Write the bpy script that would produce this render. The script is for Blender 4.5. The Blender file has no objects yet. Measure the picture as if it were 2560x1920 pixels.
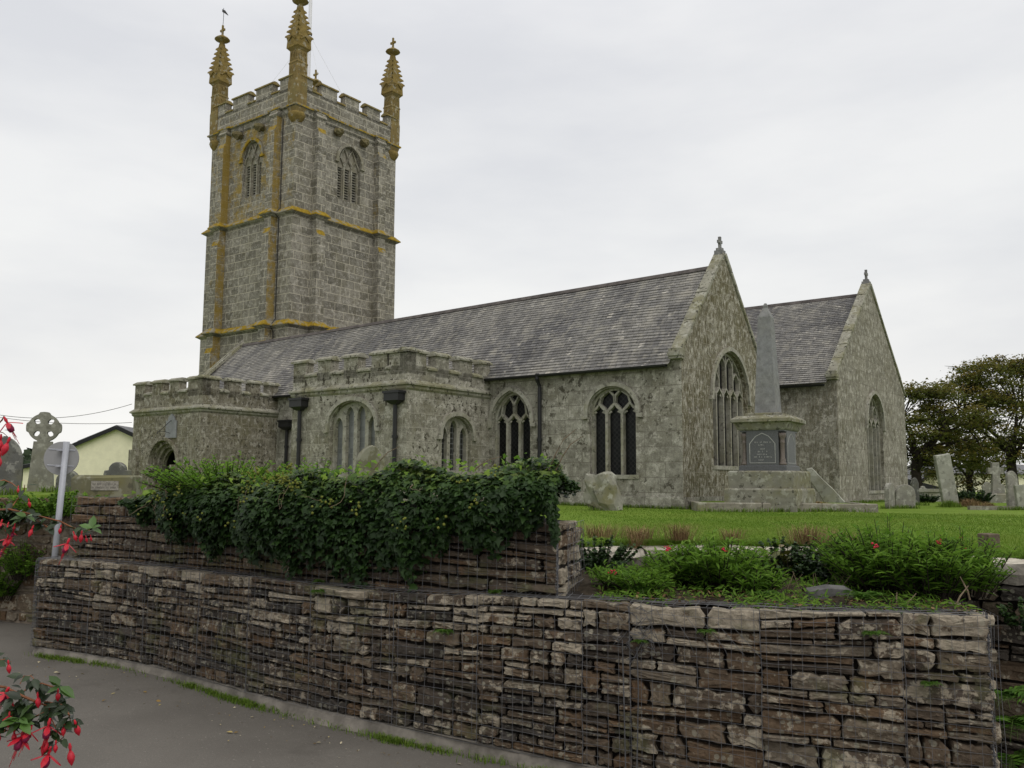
import bpy, bmesh, math, random
import numpy as np
from mathutils import Vector, Matrix
from mathutils.geometry import tessellate_polygon
random.seed(7); rng = np.random.default_rng(7)
C = bpy.context.scene.collection
R = math.radians
# ------------------------------------------------------------------ camera
FPX, H = 2200.0, 2.3
PITCH, ROLL = math.atan(238/FPX), 0.006
cam = bpy.data.cameras.new('camera'); cam_o = bpy.data.objects.new('camera', cam); C.objects.link(cam_o)
cam.sensor_width = 36; cam.lens = FPX/2560*36; cam.clip_end = 5000; cam.clip_start = 0.05
fw = Vector((0, math.cos(PITCH), math.sin(PITCH))); up0 = Vector((0, -math.sin(PITCH), math.cos(PITCH))); ri0 = Vector((1, 0, 0))
ri = ri0*math.cos(ROLL)+up0*math.sin(ROLL); up = up0*math.cos(ROLL)-ri0*math.sin(ROLL)
cam_o.matrix_world = Matrix(((ri.x, up.x, -fw.x, 0), (ri.y, up.y, -fw.y, 0), (ri.z, up.z, -fw.z, H), (0, 0, 0, 1)))
bpy.context.scene.camera = cam_o
EYE = Vector((0, 0, H))
def ray(x, y): return fw+ri*((x-1280)/FPX)-up*((y-960)/FPX)
def atz(x, y, z):
    d = ray(x, y); return EYE+d*((z-H)/d.z)
def aty(x, y, Y):
    d = ray(x, y); return EYE+d*(Y/d.y)
# ------------------------------------------------------------------ sky and light
sc = bpy.context.scene
sc.view_settings.view_transform = 'Standard'; sc.view_settings.look = 'None'
sc.view_settings.exposure = 0.0; sc.view_settings.gamma = 1.0
SUN_EL, SUN_AZ = R(52), R(150)
w = bpy.data.worlds.new('World'); sc.world = w; w.use_nodes = True
nt = w.node_tree; nt.nodes.clear()
wo = nt.nodes.new('ShaderNodeOutputWorld'); bg = nt.nodes.new('ShaderNodeBackground'); bg.inputs['Strength'].default_value = 0.1
sky = nt.nodes.new('ShaderNodeTexSky'); sky.sky_type = 'NISHITA'; sky.sun_disc = False
sky.sun_elevation = SUN_EL; sky.sun_rotation = SUN_AZ; sky.dust_density = 4; sky.air_density = 1.2
tc = nt.nodes.new('ShaderNodeTexCoord'); sep = nt.nodes.new('ShaderNodeSeparateXYZ')
nt.links.new(tc.outputs['Generated'], sep.inputs[0])
gr = nt.nodes.new('ShaderNodeValToRGB'); nt.links.new(sep.outputs['Z'], gr.inputs[0])
ge = gr.color_ramp.elements
ge[0].position = 0.0; ge[0].color = (9.7, 9.6, 9.35, 1)
ge[1].position = 1.0; ge[1].color = (12.6, 12.4, 12.2, 1)
for p_, c_ in ((0.12, (9.35, 9.3, 9.15)), (0.25, (8.75, 8.8, 8.85)), (0.45, (8.3, 8.35, 8.55)), (0.62, (10.4, 10.3, 10.3))):
    q_ = ge.new(p_); q_.color = (*c_, 1)
mp = nt.nodes.new('ShaderNodeMapping'); mp.inputs['Scale'].default_value = (1.0, 1.0, 3.2); nt.links.new(tc.outputs['Generated'], mp.inputs[0])
cl = nt.nodes.new('ShaderNodeTexNoise'); cl.inputs['Scale'].default_value = 2.6; cl.inputs['Detail'].default_value = 5; cl.inputs['Roughness'].default_value = .52
nt.links.new(mp.outputs[0], cl.inputs[0])
cr = nt.nodes.new('ShaderNodeValToRGB'); nt.links.new(cl.outputs['Fac'], cr.inputs[0])
cr.color_ramp.elements[0].position = .34; cr.color_ramp.elements[0].color = (.89, .9, .92, 1)
cr.color_ramp.elements[1].position = .62; cr.color_ramp.elements[1].color = (1.04, 1.04, 1.03, 1)
mu = nt.nodes.new('ShaderNodeMix'); mu.data_type = 'RGBA'; mu.blend_type = 'MULTIPLY'; mu.inputs[0].default_value = 1
nt.links.new(gr.outputs[0], mu.inputs[6]); nt.links.new(cr.outputs[0], mu.inputs[7])
mx = nt.nodes.new('ShaderNodeMix'); mx.data_type = 'RGBA'; mx.inputs[0].default_value = .96
nt.links.new(sky.outputs[0], mx.inputs[6]); nt.links.new(mu.outputs[2], mx.inputs[7])
nt.links.new(mx.outputs[2], bg.inputs['Color']); nt.links.new(bg.outputs[0], wo.inputs[0])
sl = bpy.data.lights.new('sun', 'SUN'); sl.energy = 1.0; sl.angle = R(36); sl.color = (1, .96, .9)
so = bpy.data.objects.new('sun', sl); C.objects.link(so)
sd = Vector((math.sin(SUN_AZ)*math.cos(SUN_EL), math.cos(SUN_AZ)*math.cos(SUN_EL), math.sin(SUN_EL)))
so.rotation_euler = sd.to_track_quat('Z', 'Y').to_euler(); so.location = (0, -10, 40)
cy = sc.cycles; cy.max_bounces = 5; cy.diffuse_bounces = 3; cy.glossy_bounces = 2; cy.transparent_max_bounces = 6; cy.transmission_bounces = 2
# ------------------------------------------------------------------ material helpers
class M:
    def __init__(s, name, rough=.9, spec=.25):
        s.m = bpy.data.materials.new(name); s.m.use_nodes = True; s.t = s.m.node_tree; s.t.nodes.clear()
        s.b = s.n('BsdfPrincipled'); o = s.n('OutputMaterial'); s.l(s.b.outputs[0], o.inputs[0])
        s.b.inputs['Roughness'].default_value = rough; s.b.inputs['Specular IOR Level'].default_value = spec
        s.tc = s.n('TexCoord')
    def n(s, k): return s.t.nodes.new('ShaderNode'+k)
    def l(s, a, b): s.t.links.new(a, b)
    def noise(s, scale, detail=4, rough=.6, stretch=None, uv=False, off=0.0):
        mp = s.n('Mapping'); s.l(s.tc.outputs['UV' if uv else 'Object'], mp.inputs[0])
        if stretch: mp.inputs['Scale'].default_value = stretch
        mp.inputs['Location'].default_value = (off, off*.7, off*1.3)
        q = s.n('TexNoise'); q.inputs['Scale'].default_value = scale; q.inputs['Detail'].default_value = detail; q.inputs['Roughness'].default_value = rough
        s.l(mp.outputs[0], q.inputs[0]); return q.outputs['Fac']
    def ramp(s, src, a, b, lo=0.0, hi=1.0):
        q = s.n('MapRange'); q.interpolation_type = 'SMOOTHSTEP'; s.l(src, q.inputs[0])
        for i, v in zip((1, 2, 3, 4), (a, b, lo, hi)): q.inputs[i].default_value = v
        return q.outputs[0]
    def math(s, op, a, b=None):
        q = s.n('Math'); q.operation = op
        for i, v in enumerate((a, b)):
            if v is None: continue
            if isinstance(v, (int, float)): q.inputs[i].default_value = v
            else: s.l(v, q.inputs[i])
        return q.outputs[0]
    def mix(s, fac, a, b, mode='MIX'):
        q = s.n('Mix'); q.data_type = 'RGBA'; q.blend_type = mode; q.clamp_factor = True
        for i, v in ((0, fac), (6, a), (7, b)):
            if isinstance(v, (int, float)): q.inputs[i].default_value = v
            elif isinstance(v, tuple): q.inputs[i].default_value = (*v, 1)
            else: s.l(v, q.inputs[i])
        return q.outputs[2]
    def attr(s, name, out='Vector'):
        q = s.n('Attribute'); q.attribute_name = name; return q.outputs[out]
    def sepx(s, v):
        q = s.n('SeparateXYZ'); s.l(v, q.inputs[0]); return q.outputs
    def bump(s, h, strength=.5, dist=.02):
        q = s.n('Bump'); q.inputs['Strength'].default_value = strength; q.inputs['Distance'].default_value = dist
        s.l(h, q.inputs['Height']); s.l(q.outputs[0], s.b.inputs['Normal'])
    def col(s, c):
        if isinstance(c, tuple): s.b.inputs['Base Color'].default_value = (*c, 1)
        else: s.l(c, s.b.inputs['Base Color'])
        return s.m
def plain(name, c, rough=.85, spec=.25, var=.25, scale=8, metal=0):
    k = M(name, rough, spec); n1 = k.noise(scale, 5, .65)
    k.b.inputs['Metallic'].default_value = metal
    d = tuple(x*(1-var) for x in c); e = tuple(min(1, x*(1+var)) for x in c)
    k.col(k.mix(k.ramp(n1, .3, .7), d, e)); k.bump(n1, .25, .01); return k.m
def ashlar(name, c1, c2, mortar, bw=.62, rh=.34, ms=.014, dark=.6, pale=.5, moss=.4, streak=0.0, wob=.05, speck=9):
    k = M(name, .93, .15)
    nw = k.n('TexNoise'); nw.inputs['Scale'].default_value = 1.7; nw.inputs['Detail'].default_value = 2
    k.l(k.tc.outputs['UV'], nw.inputs[0])
    sub = k.n('VectorMath'); sub.operation = 'SUBTRACT'; k.l(nw.outputs['Color'], sub.inputs[0]); sub.inputs[1].default_value = (.5, .5, .5)
    scl = k.n('VectorMath'); scl.operation = 'SCALE'; k.l(sub.outputs[0], scl.inputs[0]); scl.inputs['Scale'].default_value = wob
    ad = k.n('VectorMath'); k.l(k.tc.outputs['UV'], ad.inputs[0]); k.l(scl.outputs[0], ad.inputs[1])
    br = k.n('TexBrick'); k.l(ad.outputs[0], br.inputs[0]); br.offset = .43; br.squash = .72; br.squash_frequency = 3
    for i, v in (('Scale', 1), ('Mortar Size', ms), ('Mortar Smooth', .35), ('Bias', 0), ('Brick Width', bw), ('Row Height', rh)): br.inputs[i].default_value = v
    br.inputs['Color1'].default_value = (*c1, 1); br.inputs['Color2'].default_value = (*c2, 1); br.inputs['Mortar'].default_value = (*mortar, 1)
    n1 = k.noise(3.1, 8, .75); n2 = k.noise(speck*1.5, 6, .62, off=3.0); n3 = k.noise(speck*1.05, 7, .7, off=9.0); n4 = k.noise(.9, 6, .68, off=5.0); nf = k.noise(34, 3, .7, off=1.0)
    c = k.mix(k.ramp(n1, .36, .64), k.mix(1.0, br.outputs['Color'], (.56, .55, .53), 'MULTIPLY'), br.outputs['Color'])
    c = k.mix(k.math('MULTIPLY', k.ramp(n4, .47, .62), moss), c, (.15, .138, .085))
    if streak:
        ns = k.noise(9, 6, .75, stretch=(1.6, 1.6, .3), off=2.0)
        c = k.mix(k.math('MULTIPLY', k.ramp(ns, .47, .56), streak), c, (.095, .08, .042))
        ns2 = k.noise(10, 5, .7, stretch=(1.6, 1.6, .34), off=12.0)
        c = k.mix(k.math('MULTIPLY', k.ramp(ns2, .55, .61), streak*.85), c, (.46, .44, .37))
    c = k.mix(k.math('MULTIPLY', k.ramp(n3, .53, .6), pale), c, (.54, .52, .465))
    c = k.mix(k.math('MULTIPLY', k.math('MULTIPLY', k.ramp(n2, .555, .6), k.ramp(k.noise(.7, 4, .6, off=31), .4, .6, .25, 1)), dark), c, (.06, .054, .04))
    c = k.mix(k.ramp(nf, .3, .7), k.mix(1.0, c, (.72, .71, .7), 'MULTIPLY'), k.mix(1.0, c, (1.14, 1.13, 1.12), 'MULTIPLY'))
    jm = k.ramp(br.outputs['Fac'], .2, .8); c = k.mix(k.math('MULTIPLY', jm, .58), c, mortar)
    o = k.sepx(k.attr('tint'))[0]; n5 = k.math('ADD', k.math('MULTIPLY', k.noise(1.5, 7, .75, off=20.0), .75), k.math('MULTIPLY', k.noise(9, 4, .7, off=23.0), .25))
    of = k.math('MULTIPLY', k.ramp(k.math('ADD', k.math('MULTIPLY', o, .4), n5), .64, .8), .85)
    c = k.mix(of, c, k.mix(k.ramp(nf, .3, .7), (.16, .11, .018), (.32, .22, .04)))
    h = k.math('ADD', k.math('MULTIPLY', br.outputs['Fac'], -.6), k.math('MULTIPLY', n1, .9))
    k.bump(h, .55, .03); return k.col(c)
# ------------------------------------------------------------------ object helpers
def tag(o, label=None, cat=None, group=None, kind=None):
    for a, v in (('label', label), ('category', cat), ('group', group), ('kind', kind)):
        if v: o[a] = v
    return o
def empty(name, loc, rz=0.0, label=None, cat=None, group=None):
    o = bpy.data.objects.new(name, None); C.objects.link(o); o.location = loc; o.rotation_euler = (0, 0, rz); o.empty_display_size = .1
    return tag(o, label, cat, group)
def copy_tree(o, parent=None):
    c = o.copy(); C.objects.link(c)
    if parent is not None: c.parent = parent
    for ch in [k for k in bpy.data.objects if k.parent == o]: copy_tree(ch, c)
    return c
class MB:
    def __init__(s): s.v = []; s.f = []; s.m = []; s.t = []
    def add(s, vs, fs, mat=0, tint=(0, 0, 0)):
        b = len(s.v); s.v.extend([tuple(p) for p in vs])
        for f in fs: s.f.append([i+b for i in f]); s.m.append(mat); s.t.append(tint)
    def box(s, x0, x1, y0, y1, z0, z1, mat=0, tint=(0, 0, 0), F=None):
        vs = [(x, y, z) for z in (z0, z1) for y in (y0, y1) for x in (x0, x1)]
        if F: vs = [F(*p) for p in vs]
        s.add(vs, [(0, 2, 3, 1), (4, 5, 7, 6), (0, 1, 5, 4), (2, 6, 7, 3), (0, 4, 6, 2), (1, 3, 7, 5)], mat, tint)
    def loft(s, rings, mats=None, cap0=False, cap1=True, mat=0, tints=None, closed=True):
        n = len(rings[0]); b = len(s.v)
        for r in rings: s.v.extend([tuple(p) for p in r])
        for k in range(len(rings)-1):
            for i in range(n if closed else n-1):
                j = (i+1) % n
                s.f.append([b+k*n+i, b+k*n+j, b+(k+1)*n+j, b+(k+1)*n+i]); s.m.append(mats[k] if mats else mat)
                s.t.append(tints[k][i] if tints else (0, 0, 0))
        if cap0: s.f.append([b+i for i in reversed(range(n))]); s.m.append(mats[0] if mats else mat); s.t.append((0, 0, 0))
        if cap1: s.f.append([b+(len(rings)-1)*n+i for i in range(n)]); s.m.append(mats[-1] if mats else mat); s.t.append((0, 0, 0))
    def tube(s, pts, r, n=6, mat=0, tint=(0, 0, 0), cap=True):
        pts = [Vector(p) for p in pts]; rr = r if isinstance(r, (list, tuple)) else [r]*len(pts); rings = []
        for i, p in enumerate(pts):
            d = (pts[min(i+1, len(pts)-1)]-pts[max(i-1, 0)])
            if d.length < 1e-9: d = Vector((0, 0, 1))
            d.normalize(); a = d.cross(Vector((0, 0, 1)) if abs(d.z) < .9 else Vector((1, 0, 0))).normalized(); bb = d.cross(a)
            rings.append([p+a*(rr[i]*math.cos(2*math.pi*k/n))+bb*(rr[i]*math.sin(2*math.pi*k/n)) for k in range(n)])
        nt_ = len(rings)-1
        s.loft(rings, cap0=cap, cap1=cap, mat=mat, tints=[[tint]*n]*nt_)
    def lathe(s, prof, c, n=12, mat=0, F=None, sq=0):
        rings = []
        for r_, z in prof:
            ring = []
            for k in range(n):
                a = 2*math.pi*(k+.5)/n; ring.append((c[0]+r_*math.cos(a), c[1]+r_*math.sin(a), c[2]+z))
            rings.append([F(*p) for p in ring] if F else ring)
        s.loft(rings, cap0=True, cap1=True, mat=mat)
    def build(s, name, mats, parent=None, smooth=False, fixn=True):
        me = bpy.data.meshes.new(name); me.from_pydata(s.v, [], s.f)
        mats = mats if isinstance(mats, (list, tuple)) else [mats]
        for m in mats: me.materials.append(m)
        me.polygons.foreach_set('material_index', s.m)
        a = me.attributes.new('tint', 'FLOAT_VECTOR', 'FACE'); a.data.foreach_set('vector', np.array(s.t, dtype=np.float32).ravel())
        if fixn:
            bm = bmesh.new(); bm.from_mesh(me); bmesh.ops.recalc_face_normals(bm, faces=bm.faces); bm.to_mesh(me); bm.free()
        nl = len(me.loops); vi = np.empty(nl, np.int32); me.loops.foreach_get('vertex_index', vi)
        co = np.empty(len(me.vertices)*3, np.float32); me.vertices.foreach_get('co', co); co = co.reshape(-1, 3)
        npo = len(me.polygons); nn = np.empty(npo*3, np.float32); me.polygons.foreach_get('normal', nn); nn = nn.reshape(-1, 3)
        tot = np.empty(npo, np.int32); me.polygons.foreach_get('loop_total', tot)
        N = np.repeat(nn, tot, axis=0); hz = np.abs(N[:, 2]) > .985
        T = np.stack([-N[:, 1], N[:, 0], np.zeros(nl)], 1); T[hz] = (1, 0, 0); T /= np.maximum(np.linalg.norm(T, axis=1, keepdims=True), 1e-9)
        B = np.cross(N, T); P = co[vi]
        uv = np.stack([(P*T).sum(1)+37.3, (P*B).sum(1)+11.0], 1).astype(np.float32)
        me.uv_layers.new(name='UVMap').data.foreach_set('uv', uv.ravel())
        if smooth: me.polygons.foreach_set('use_smooth', [True]*npo)
        me.update(); o = bpy.data.objects.new(name, me); C.objects.link(o)
        if parent: o.parent = parent
        return o
def frame(o, xd, out):
    o = Vector(o); xd = Vector(xd); out = Vector(out)
    return lambda x, y, z: o+xd*x+out*y+Vector((0, 0, z))
def panel(mb, F, outer, holes, reveal=.3, mat=0, rmat=None, y=0.0, tint=(0, 0, 0)):
    polys = [[Vector((x, z, 0)) for x, z in p] for p in [outer]+holes]; flat = [p for q in polys for p in q]
    mb.add([F(p.x, y, p.y) for p in flat], [tuple(t) for t in tessellate_polygon(polys)], mat, tint)
    for h in holes:
        n = len(h); vs = [F(x, y, z) for x, z in h]+[F(x, y-reveal, z) for x, z in h]
        mb.add(vs, [(i, (i+1) % n, n+(i+1) % n, n+i) for i in range(n)], mat if rmat is None else rmat)
def ribbon(mb, F, pts, wd, y0, y1, closed=False, mat=0, tint=(0, 0, 0)):
    n = len(pts); P = [Vector(p) for p in pts]; L = []; Rr = []
    for i in range(n):
        a = P[(i-1) % n] if (closed or i > 0) else P[i]; b = P[(i+1) % n] if (closed or i < n-1) else P[i]
        d = (b-a); d = d/max(d.length, 1e-9); nn = Vector((-d.y, d.x))
        L.append(P[i]+nn*wd/2); Rr.append(P[i]-nn*wd/2)
    rings = [[F(L[i].x, y0, L[i].y), F(L[i].x, y1, L[i].y), F(Rr[i].x, y1, Rr[i].y), F(Rr[i].x, y0, Rr[i].y)] for i in range(n)]
    if closed: rings.append(rings[0])
    mb.loft(rings, cap0=not closed, cap1=not closed, mat=mat, tints=[[tint]*4]*(len(rings)-1))
def arch(a, h, n=9, cx=0.0, z=0.0):
    L = []
    if h >= a*.98:
        Rr = (a*a+h*h)/(2*a); t1 = math.acos((Rr-a)/Rr)
        for i in range(n): 
            t = t1*i/(n-1); L.append((Rr-a-Rr*math.cos(t), Rr*math.sin(t)))
    else:
        for i in range(n):
            t = math.pi/2*i/(n-1); L.append((-a*math.cos(t), h*math.sin(t)**.93))
    Rt = [(-x, y) for x, y in reversed(L[:-1])]
    return [(x+cx, y+z) for x, y in L+Rt]
def archz(a, h, x):
    A = arch(a, h, 24); x = -abs(x)
    for (x0, z0), (x1, z1) in zip(A, A[1:]):
        if x0 <= x <= x1: return z0+(z1-z0)*(x-x0)/max(x1-x0, 1e-9)
    return 0
# ------------------------------------------------------------------ materials
ST_T = ashlar('tower_granite', (.33, .315, .265), (.19, .182, .152), (.45, .42, .335), bw=.96, rh=.45, ms=.019, dark=.45, pale=.4, moss=.3, wob=.025, speck=6)
ST_A = ashlar('aisle_granite', (.4, .39, .34), (.29, .28, .24), (.2, .185, .155), bw=.88, rh=.44, ms=.012, dark=.9, pale=.5, moss=.25, wob=.05, speck=4)
ST_V = ashlar('vestry_granite', (.375, .362, .31), (.285, .275, .23), (.37, .35, .295), bw=.86, rh=.43, ms=.012, dark=1.0, pale=.5, moss=.5, wob=.1, speck=5)
ST_G = ashlar('gable_granite', (.36, .345, .28), (.24, .228, .175), (.3, .28, .22), bw=.8, rh=.43, ms=.009, dark=.5, pale=.5, moss=.85, streak=1.0, wob=.07, speck=5)
ST_N = ashlar('chancel_granite', (.385, .37, .32), (.275, .265, .225), (.22, .2, .165), bw=.95, rh=.5, ms=.011, dark=.5, pale=.5, moss=.3, streak=.5, wob=.1, speck=4)
ST_P = ashlar('porch_granite', (.31, .29, .24), (.235, .22, .175), (.3, .28, .225), bw=.78, rh=.43, ms=.011, dark=.95, pale=.45, moss=.75, streak=.4, wob=.13, speck=5)
def stone(name, c, dark=.5, pale=.4, scale=6, moss=.3):
    k = M(name, .93, .15); n1 = k.noise(scale*.4, 7, .7); n2 = k.noise(scale, 5, .6, off=4); n3 = k.noise(scale*.7, 5, .6, off=8); n4 = k.noise(1.1, 4, .6, off=2)
    a = tuple(x*.68 for x in c); q = k.mix(k.ramp(n1, .3, .7), a, c)
    q = k.mix(k.math('MULTIPLY', k.ramp(n4, .45, .62), moss), q, (.16, .15, .07))
    q = k.mix(k.math('MULTIPLY', k.ramp(n3, .54, .62), pale), q, (.44, .44, .38)); q = k.mix(k.math('MULTIPLY', k.ramp(n2, .57, .63), dark), q, (.055, .052, .04))
    k.bump(n1, .5, .02); return k.col(q)
DRESS = stone('dressed_granite', (.35, .335, .285), .6, .35, 9, .35)
CAPST = stone('coping_granite', (.29, .28, .225), .95, .4, 9, .6)
def gold():
    k = M('golden_lichen', .95, .1); n1 = k.noise(4, 7, .7); n2 = k.noise(2.4, 6, .68, off=6)
    q = k.mix(k.ramp(n1, .3, .7), (.17, .115, .012), (.33, .225, .03)); q = k.mix(k.ramp(n2, .49, .58), q, (.22, .205, .16)); k.bump(n1, .5, .02); return k.col(q)
GOLD = gold()
def gold2():
    k = M('pinnacle_lichen', .95, .1); n1 = k.noise(5, 7, .7); n2 = k.noise(3.2, 6, .7, off=6)
    q = k.mix(k.ramp(n1, .3, .7), (.12, .088, .03), (.225, .165, .055)); q = k.mix(k.ramp(n2, .55, .64), q, (.26, .24, .18)); k.bump(n1, .5, .02); return k.col(q)
PINN = gold2()
def slate_roof():
    k = M('roof_slate', .62, .35)
    br = k.n('TexBrick'); k.l(k.tc.outputs['UV'], br.inputs[0]); br.offset = .5; br.squash = .8; br.squash_frequency = 3
    for i, v in (('Scale', 1), ('Mortar Size', .006), ('Mortar Smooth', .1), ('Brick Width', .23), ('Row Height', .14)): br.inputs[i].default_value = v
    br.inputs['Color1'].default_value = (.1, .097, .096, 1); br.inputs['Color2'].default_value = (.195, .19, .183, 1); br.inputs['Mortar'].default_value = (.028, .026, .025, 1)
    n1 = k.noise(.55, 5, .65, uv=True, stretch=(1, .45, 1)); n2 = k.noise(2.6, 6, .7, uv=True, off=3); n3 = k.noise(1.7, 3, .6, uv=True, stretch=(2.0, 3.2, 1), off=7)
    q = k.mix(k.ramp(n1, .36, .66), k.mix(1.0, br.outputs['Color'], (.68, .68, .7), 'MULTIPLY'), k.mix(1.0, br.outputs['Color'], (1.3, 1.28, 1.2), 'MULTIPLY'))
    q = k.mix(k.math('MULTIPLY', k.ramp(n2, .5, .62), .6), q, (.26, .245, .205))
    q = k.mix(k.math('MULTIPLY', k.ramp(n3, .655, .68), .8), q, (.46, .43, .37))
    q = k.mix(k.math('MULTIPLY', k.ramp(k.noise(1.1, 6, .7, uv=True, stretch=(1.6, .5, 1), off=15), .54, .66), .5), q, (.33, .31, .26))
    k.bump(k.math('ADD', k.math('MULTIPLY', br.outputs['Fac'], -1), k.math('MULTIPLY', n2, .4)), .6, .012)
    k.b.inputs['Roughness'].default_value = .6
    return k.col(q)
SLATE = slate_roof()
IRON = plain('black_iron_and_belfry_dark', (.012, .012, .013), .5, .4, .2)
GLASSD = None
def leaded():
    k = M('leaded_glass', .22, .5); mp = k.n('Mapping'); k.l(k.tc.outputs['UV'], mp.inputs[0]); mp.inputs['Rotation'].default_value = (0, 0, R(45))
    br = k.n('TexBrick'); k.l(mp.outputs[0], br.inputs[0]); br.offset = 0
    for i, v in (('Scale', 1), ('Mortar Size', .006), ('Mortar Smooth', .1), ('Brick Width', .11), ('Row Height', .11)): br.inputs[i].default_value = v
    br.inputs['Color1'].default_value = (.004, .004, .005, 1); br.inputs['Color2'].default_value = (.011, .011, .012, 1); br.inputs['Mortar'].default_value = (.034, .034, .033, 1)
    k.bump(k.noise(9, 2), .15, .01); k.b.inputs['Roughness'].default_value = .35; k.b.inputs['Specular IOR Level'].default_value = .15
    return k.col(br.outputs['Color'])
LEAD = leaded()
def leaded_sq(name, pale):
    k = M(name, .25, .45); br = k.n('TexBrick'); k.l(k.tc.outputs['UV'], br.inputs[0]); br.offset = 0
    for i, v in (('Scale', 1), ('Mortar Size', .009), ('Mortar Smooth', .1), ('Brick Width', .13), ('Row Height', .17)): br.inputs[i].default_value = v
    br.inputs['Color1'].default_value = (*pale[0], 1); br.inputs['Color2'].default_value = (*pale[1], 1); br.inputs['Mortar'].default_value = (.16, .165, .165, 1)
    k.b.inputs['Roughness'].default_value = .3; return k.col(br.outputs['Color'])
LEADV = leaded_sq('square_leaded_glass', ((.008, .009, .009), (.02, .022, .02)))
LEADC = leaded_sq('curtained_glass', ((.16, .165, .165), (.1, .105, .105)))
# ------------------------------------------------------------------ church (local axes: x east, y north, z up from its ground)
O = aty(1709, 1271, 25.0); YAW = R(-37.1)
church = empty('church', (O.x, O.y, 1.5), YAW, 'lichened granite parish church with slate roofs and a tall pinnacled west tower', 'church')
def P(name, mb, mats, par=None, **k): return mb.build(name, mats, par or church, **k)
FS = lambda x0, y0: frame((x0, y0, 0), (1, 0, 0), (0, -1, 0))       # wall facing south
FE = lambda x0, y0: frame((x0, y0, 0), (0, 1, 0), (1, 0, 0))        # wall facing east
def rect(x0, x1, z0, z1): return [(x0, z0), (x1, z0), (x1, z1), (x0, z1)]
def opening(cx, a, z0, zs, h, n=9): return [(cx-a, z0)]+arch(a, h, n, cx, zs)+[(cx+a, z0)] if False else [(cx-a, z0), (cx+a, z0)]+list(reversed(arch(a, h, n, cx, zs)))
def hood(mb, F, cx, a, zs, h, drop=.12, mat=0):
    A = arch(a+.1, h+.11, 13, cx, zs); A = [(cx-a-.24, zs-drop), (cx-a-.1, zs-drop)]+A+[(cx+a+.1, zs-drop), (cx+a+.24, zs-drop)]
    ribbon(mb, F, A, .13, .003, .085, mat=mat)
def window(F, cx, a, z0, zs, h, lights, style, pane, name='window', hooded=True, deep=.16, mstone=None):
    mb = MB(); lw = 2*a/lights
    ribbon(mb, F, [(cx-a-.1, z0-.06), (cx+a+.1, z0-.06)], .12, -.3, .03)                       # sill
    if hooded: hood(mb, F, cx, a, zs, h)
    edge = [(cx-a+.03, z0)]+arch(a-.03, h-.03, 11, cx, zs)+[(cx+a-.03, z0)]
    ribbon(mb, F, edge, .085, -.3, -deep+.03)
    bw = .085 if style != 'panel' else .066
    if style in ('y', 'panel'):
        zl = zs-.06 if style == 'y' else zs-.05
        for i in range(1, lights): ribbon(mb, F, [(cx-a+i*lw, z0), (cx-a+i*lw, zl+.12)], bw, -.3, -deep+.05)
        tops = []
        for i in range(lights):
            c = cx-a+(i+.5)*lw; q = lw/2
            hh = min(lw*.62, archz(a, h, c-cx)+zs-zl-.06); tops.append((c, zl+hh))
            og = [(c-q, zl-.02), (c-q*.8, zl+hh*.42), (c-q*.38, zl+hh*.66), (c, zl+hh), (c+q*.38, zl+hh*.66), (c+q*.8, zl+hh*.42), (c+q, zl-.02)]
            ribbon(mb, F, og, bw*.85, -.29, -deep+.035)
            for sgn in (-1, 1):                                                            # cusps
                mb.add([F(c+sgn*q*.86, -deep, zl+hh*.02), F(c+sgn*q*.3, -deep, zl+hh*.24), F(c+sgn*q*.62, -deep, zl+hh*.52)], [(0, 1, 2)])
        if style == 'y':
            for i in range(1, lights):
                m = cx-a+i*lw; q = lw/2; zb = zl+.1; zt = archz(a, h, m-cx)+zs-.02; zm = tops[0][1]+.02
                sk = .12*(-1 if m < cx else 1)*-1 if lights == 3 else 0
                top = (m+sk*lw, zt)
                lp = [(m, zb), (m+q*.55, zb+(zm-zb)*.55), (m+q, zm), (m+q*.86+sk*.2, zm+(zt-zm)*.55), top, (m-q*.86+sk*.2, zm+(zt-zm)*.55), (m-q, zm), (m-q*.55, zb+(zm-zb)*.55)]
                ribbon(mb, F, lp, bw*.85, -.285, -deep+.03, closed=True)
        else:
            for c, zt in tops:
                ze = archz(a, h, c-cx)+zs-.02
                if ze > zt+.1: ribbon(mb, F, [(c, zt-.05), (c, ze)], bw*.8, -.285, -deep+.03)
            for (c0, z0_), (c1, z1_) in zip(tops, tops[1:]):
                zc2 = min(archz(a, h, c0-cx), archz(a, h, c1-cx))+zs-.3; m, q = (c0+c1)/2, (c1-c0)/2
                if zc2 > z0_+.15: ribbon(mb, F, [(c0, zc2), (m-q*.62, zc2+.17), (m, zc2+.3), (m+q*.62, zc2+.17), (c1, zc2)], bw*.7, -.28, -deep+.02)
    elif style == 'heads':
        holes = []
        for i in range(lights):
            c = cx-a+(i+.5)*lw; q = lw/2-.075; zt = archz(a, h, abs(c-cx)+q*.75)+zs-.07; hs = .3
            holes.append(opening(c, q, z0+.02, zt-hs, hs, 7))
        panel(mb, F, opening(cx, a-.02, z0, zs, h-.02), holes, reveal=.14, y=-deep+.02)
    wdw = P(name, mb, mstone or DRESS)
    g = MB(); pl = opening(cx, a-.02, z0, zs, h-.02); 
    panel(g, F, pl, [], y=-.27); P('pane', g, pane, wdw, fixn=False)
    return wdw
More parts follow.
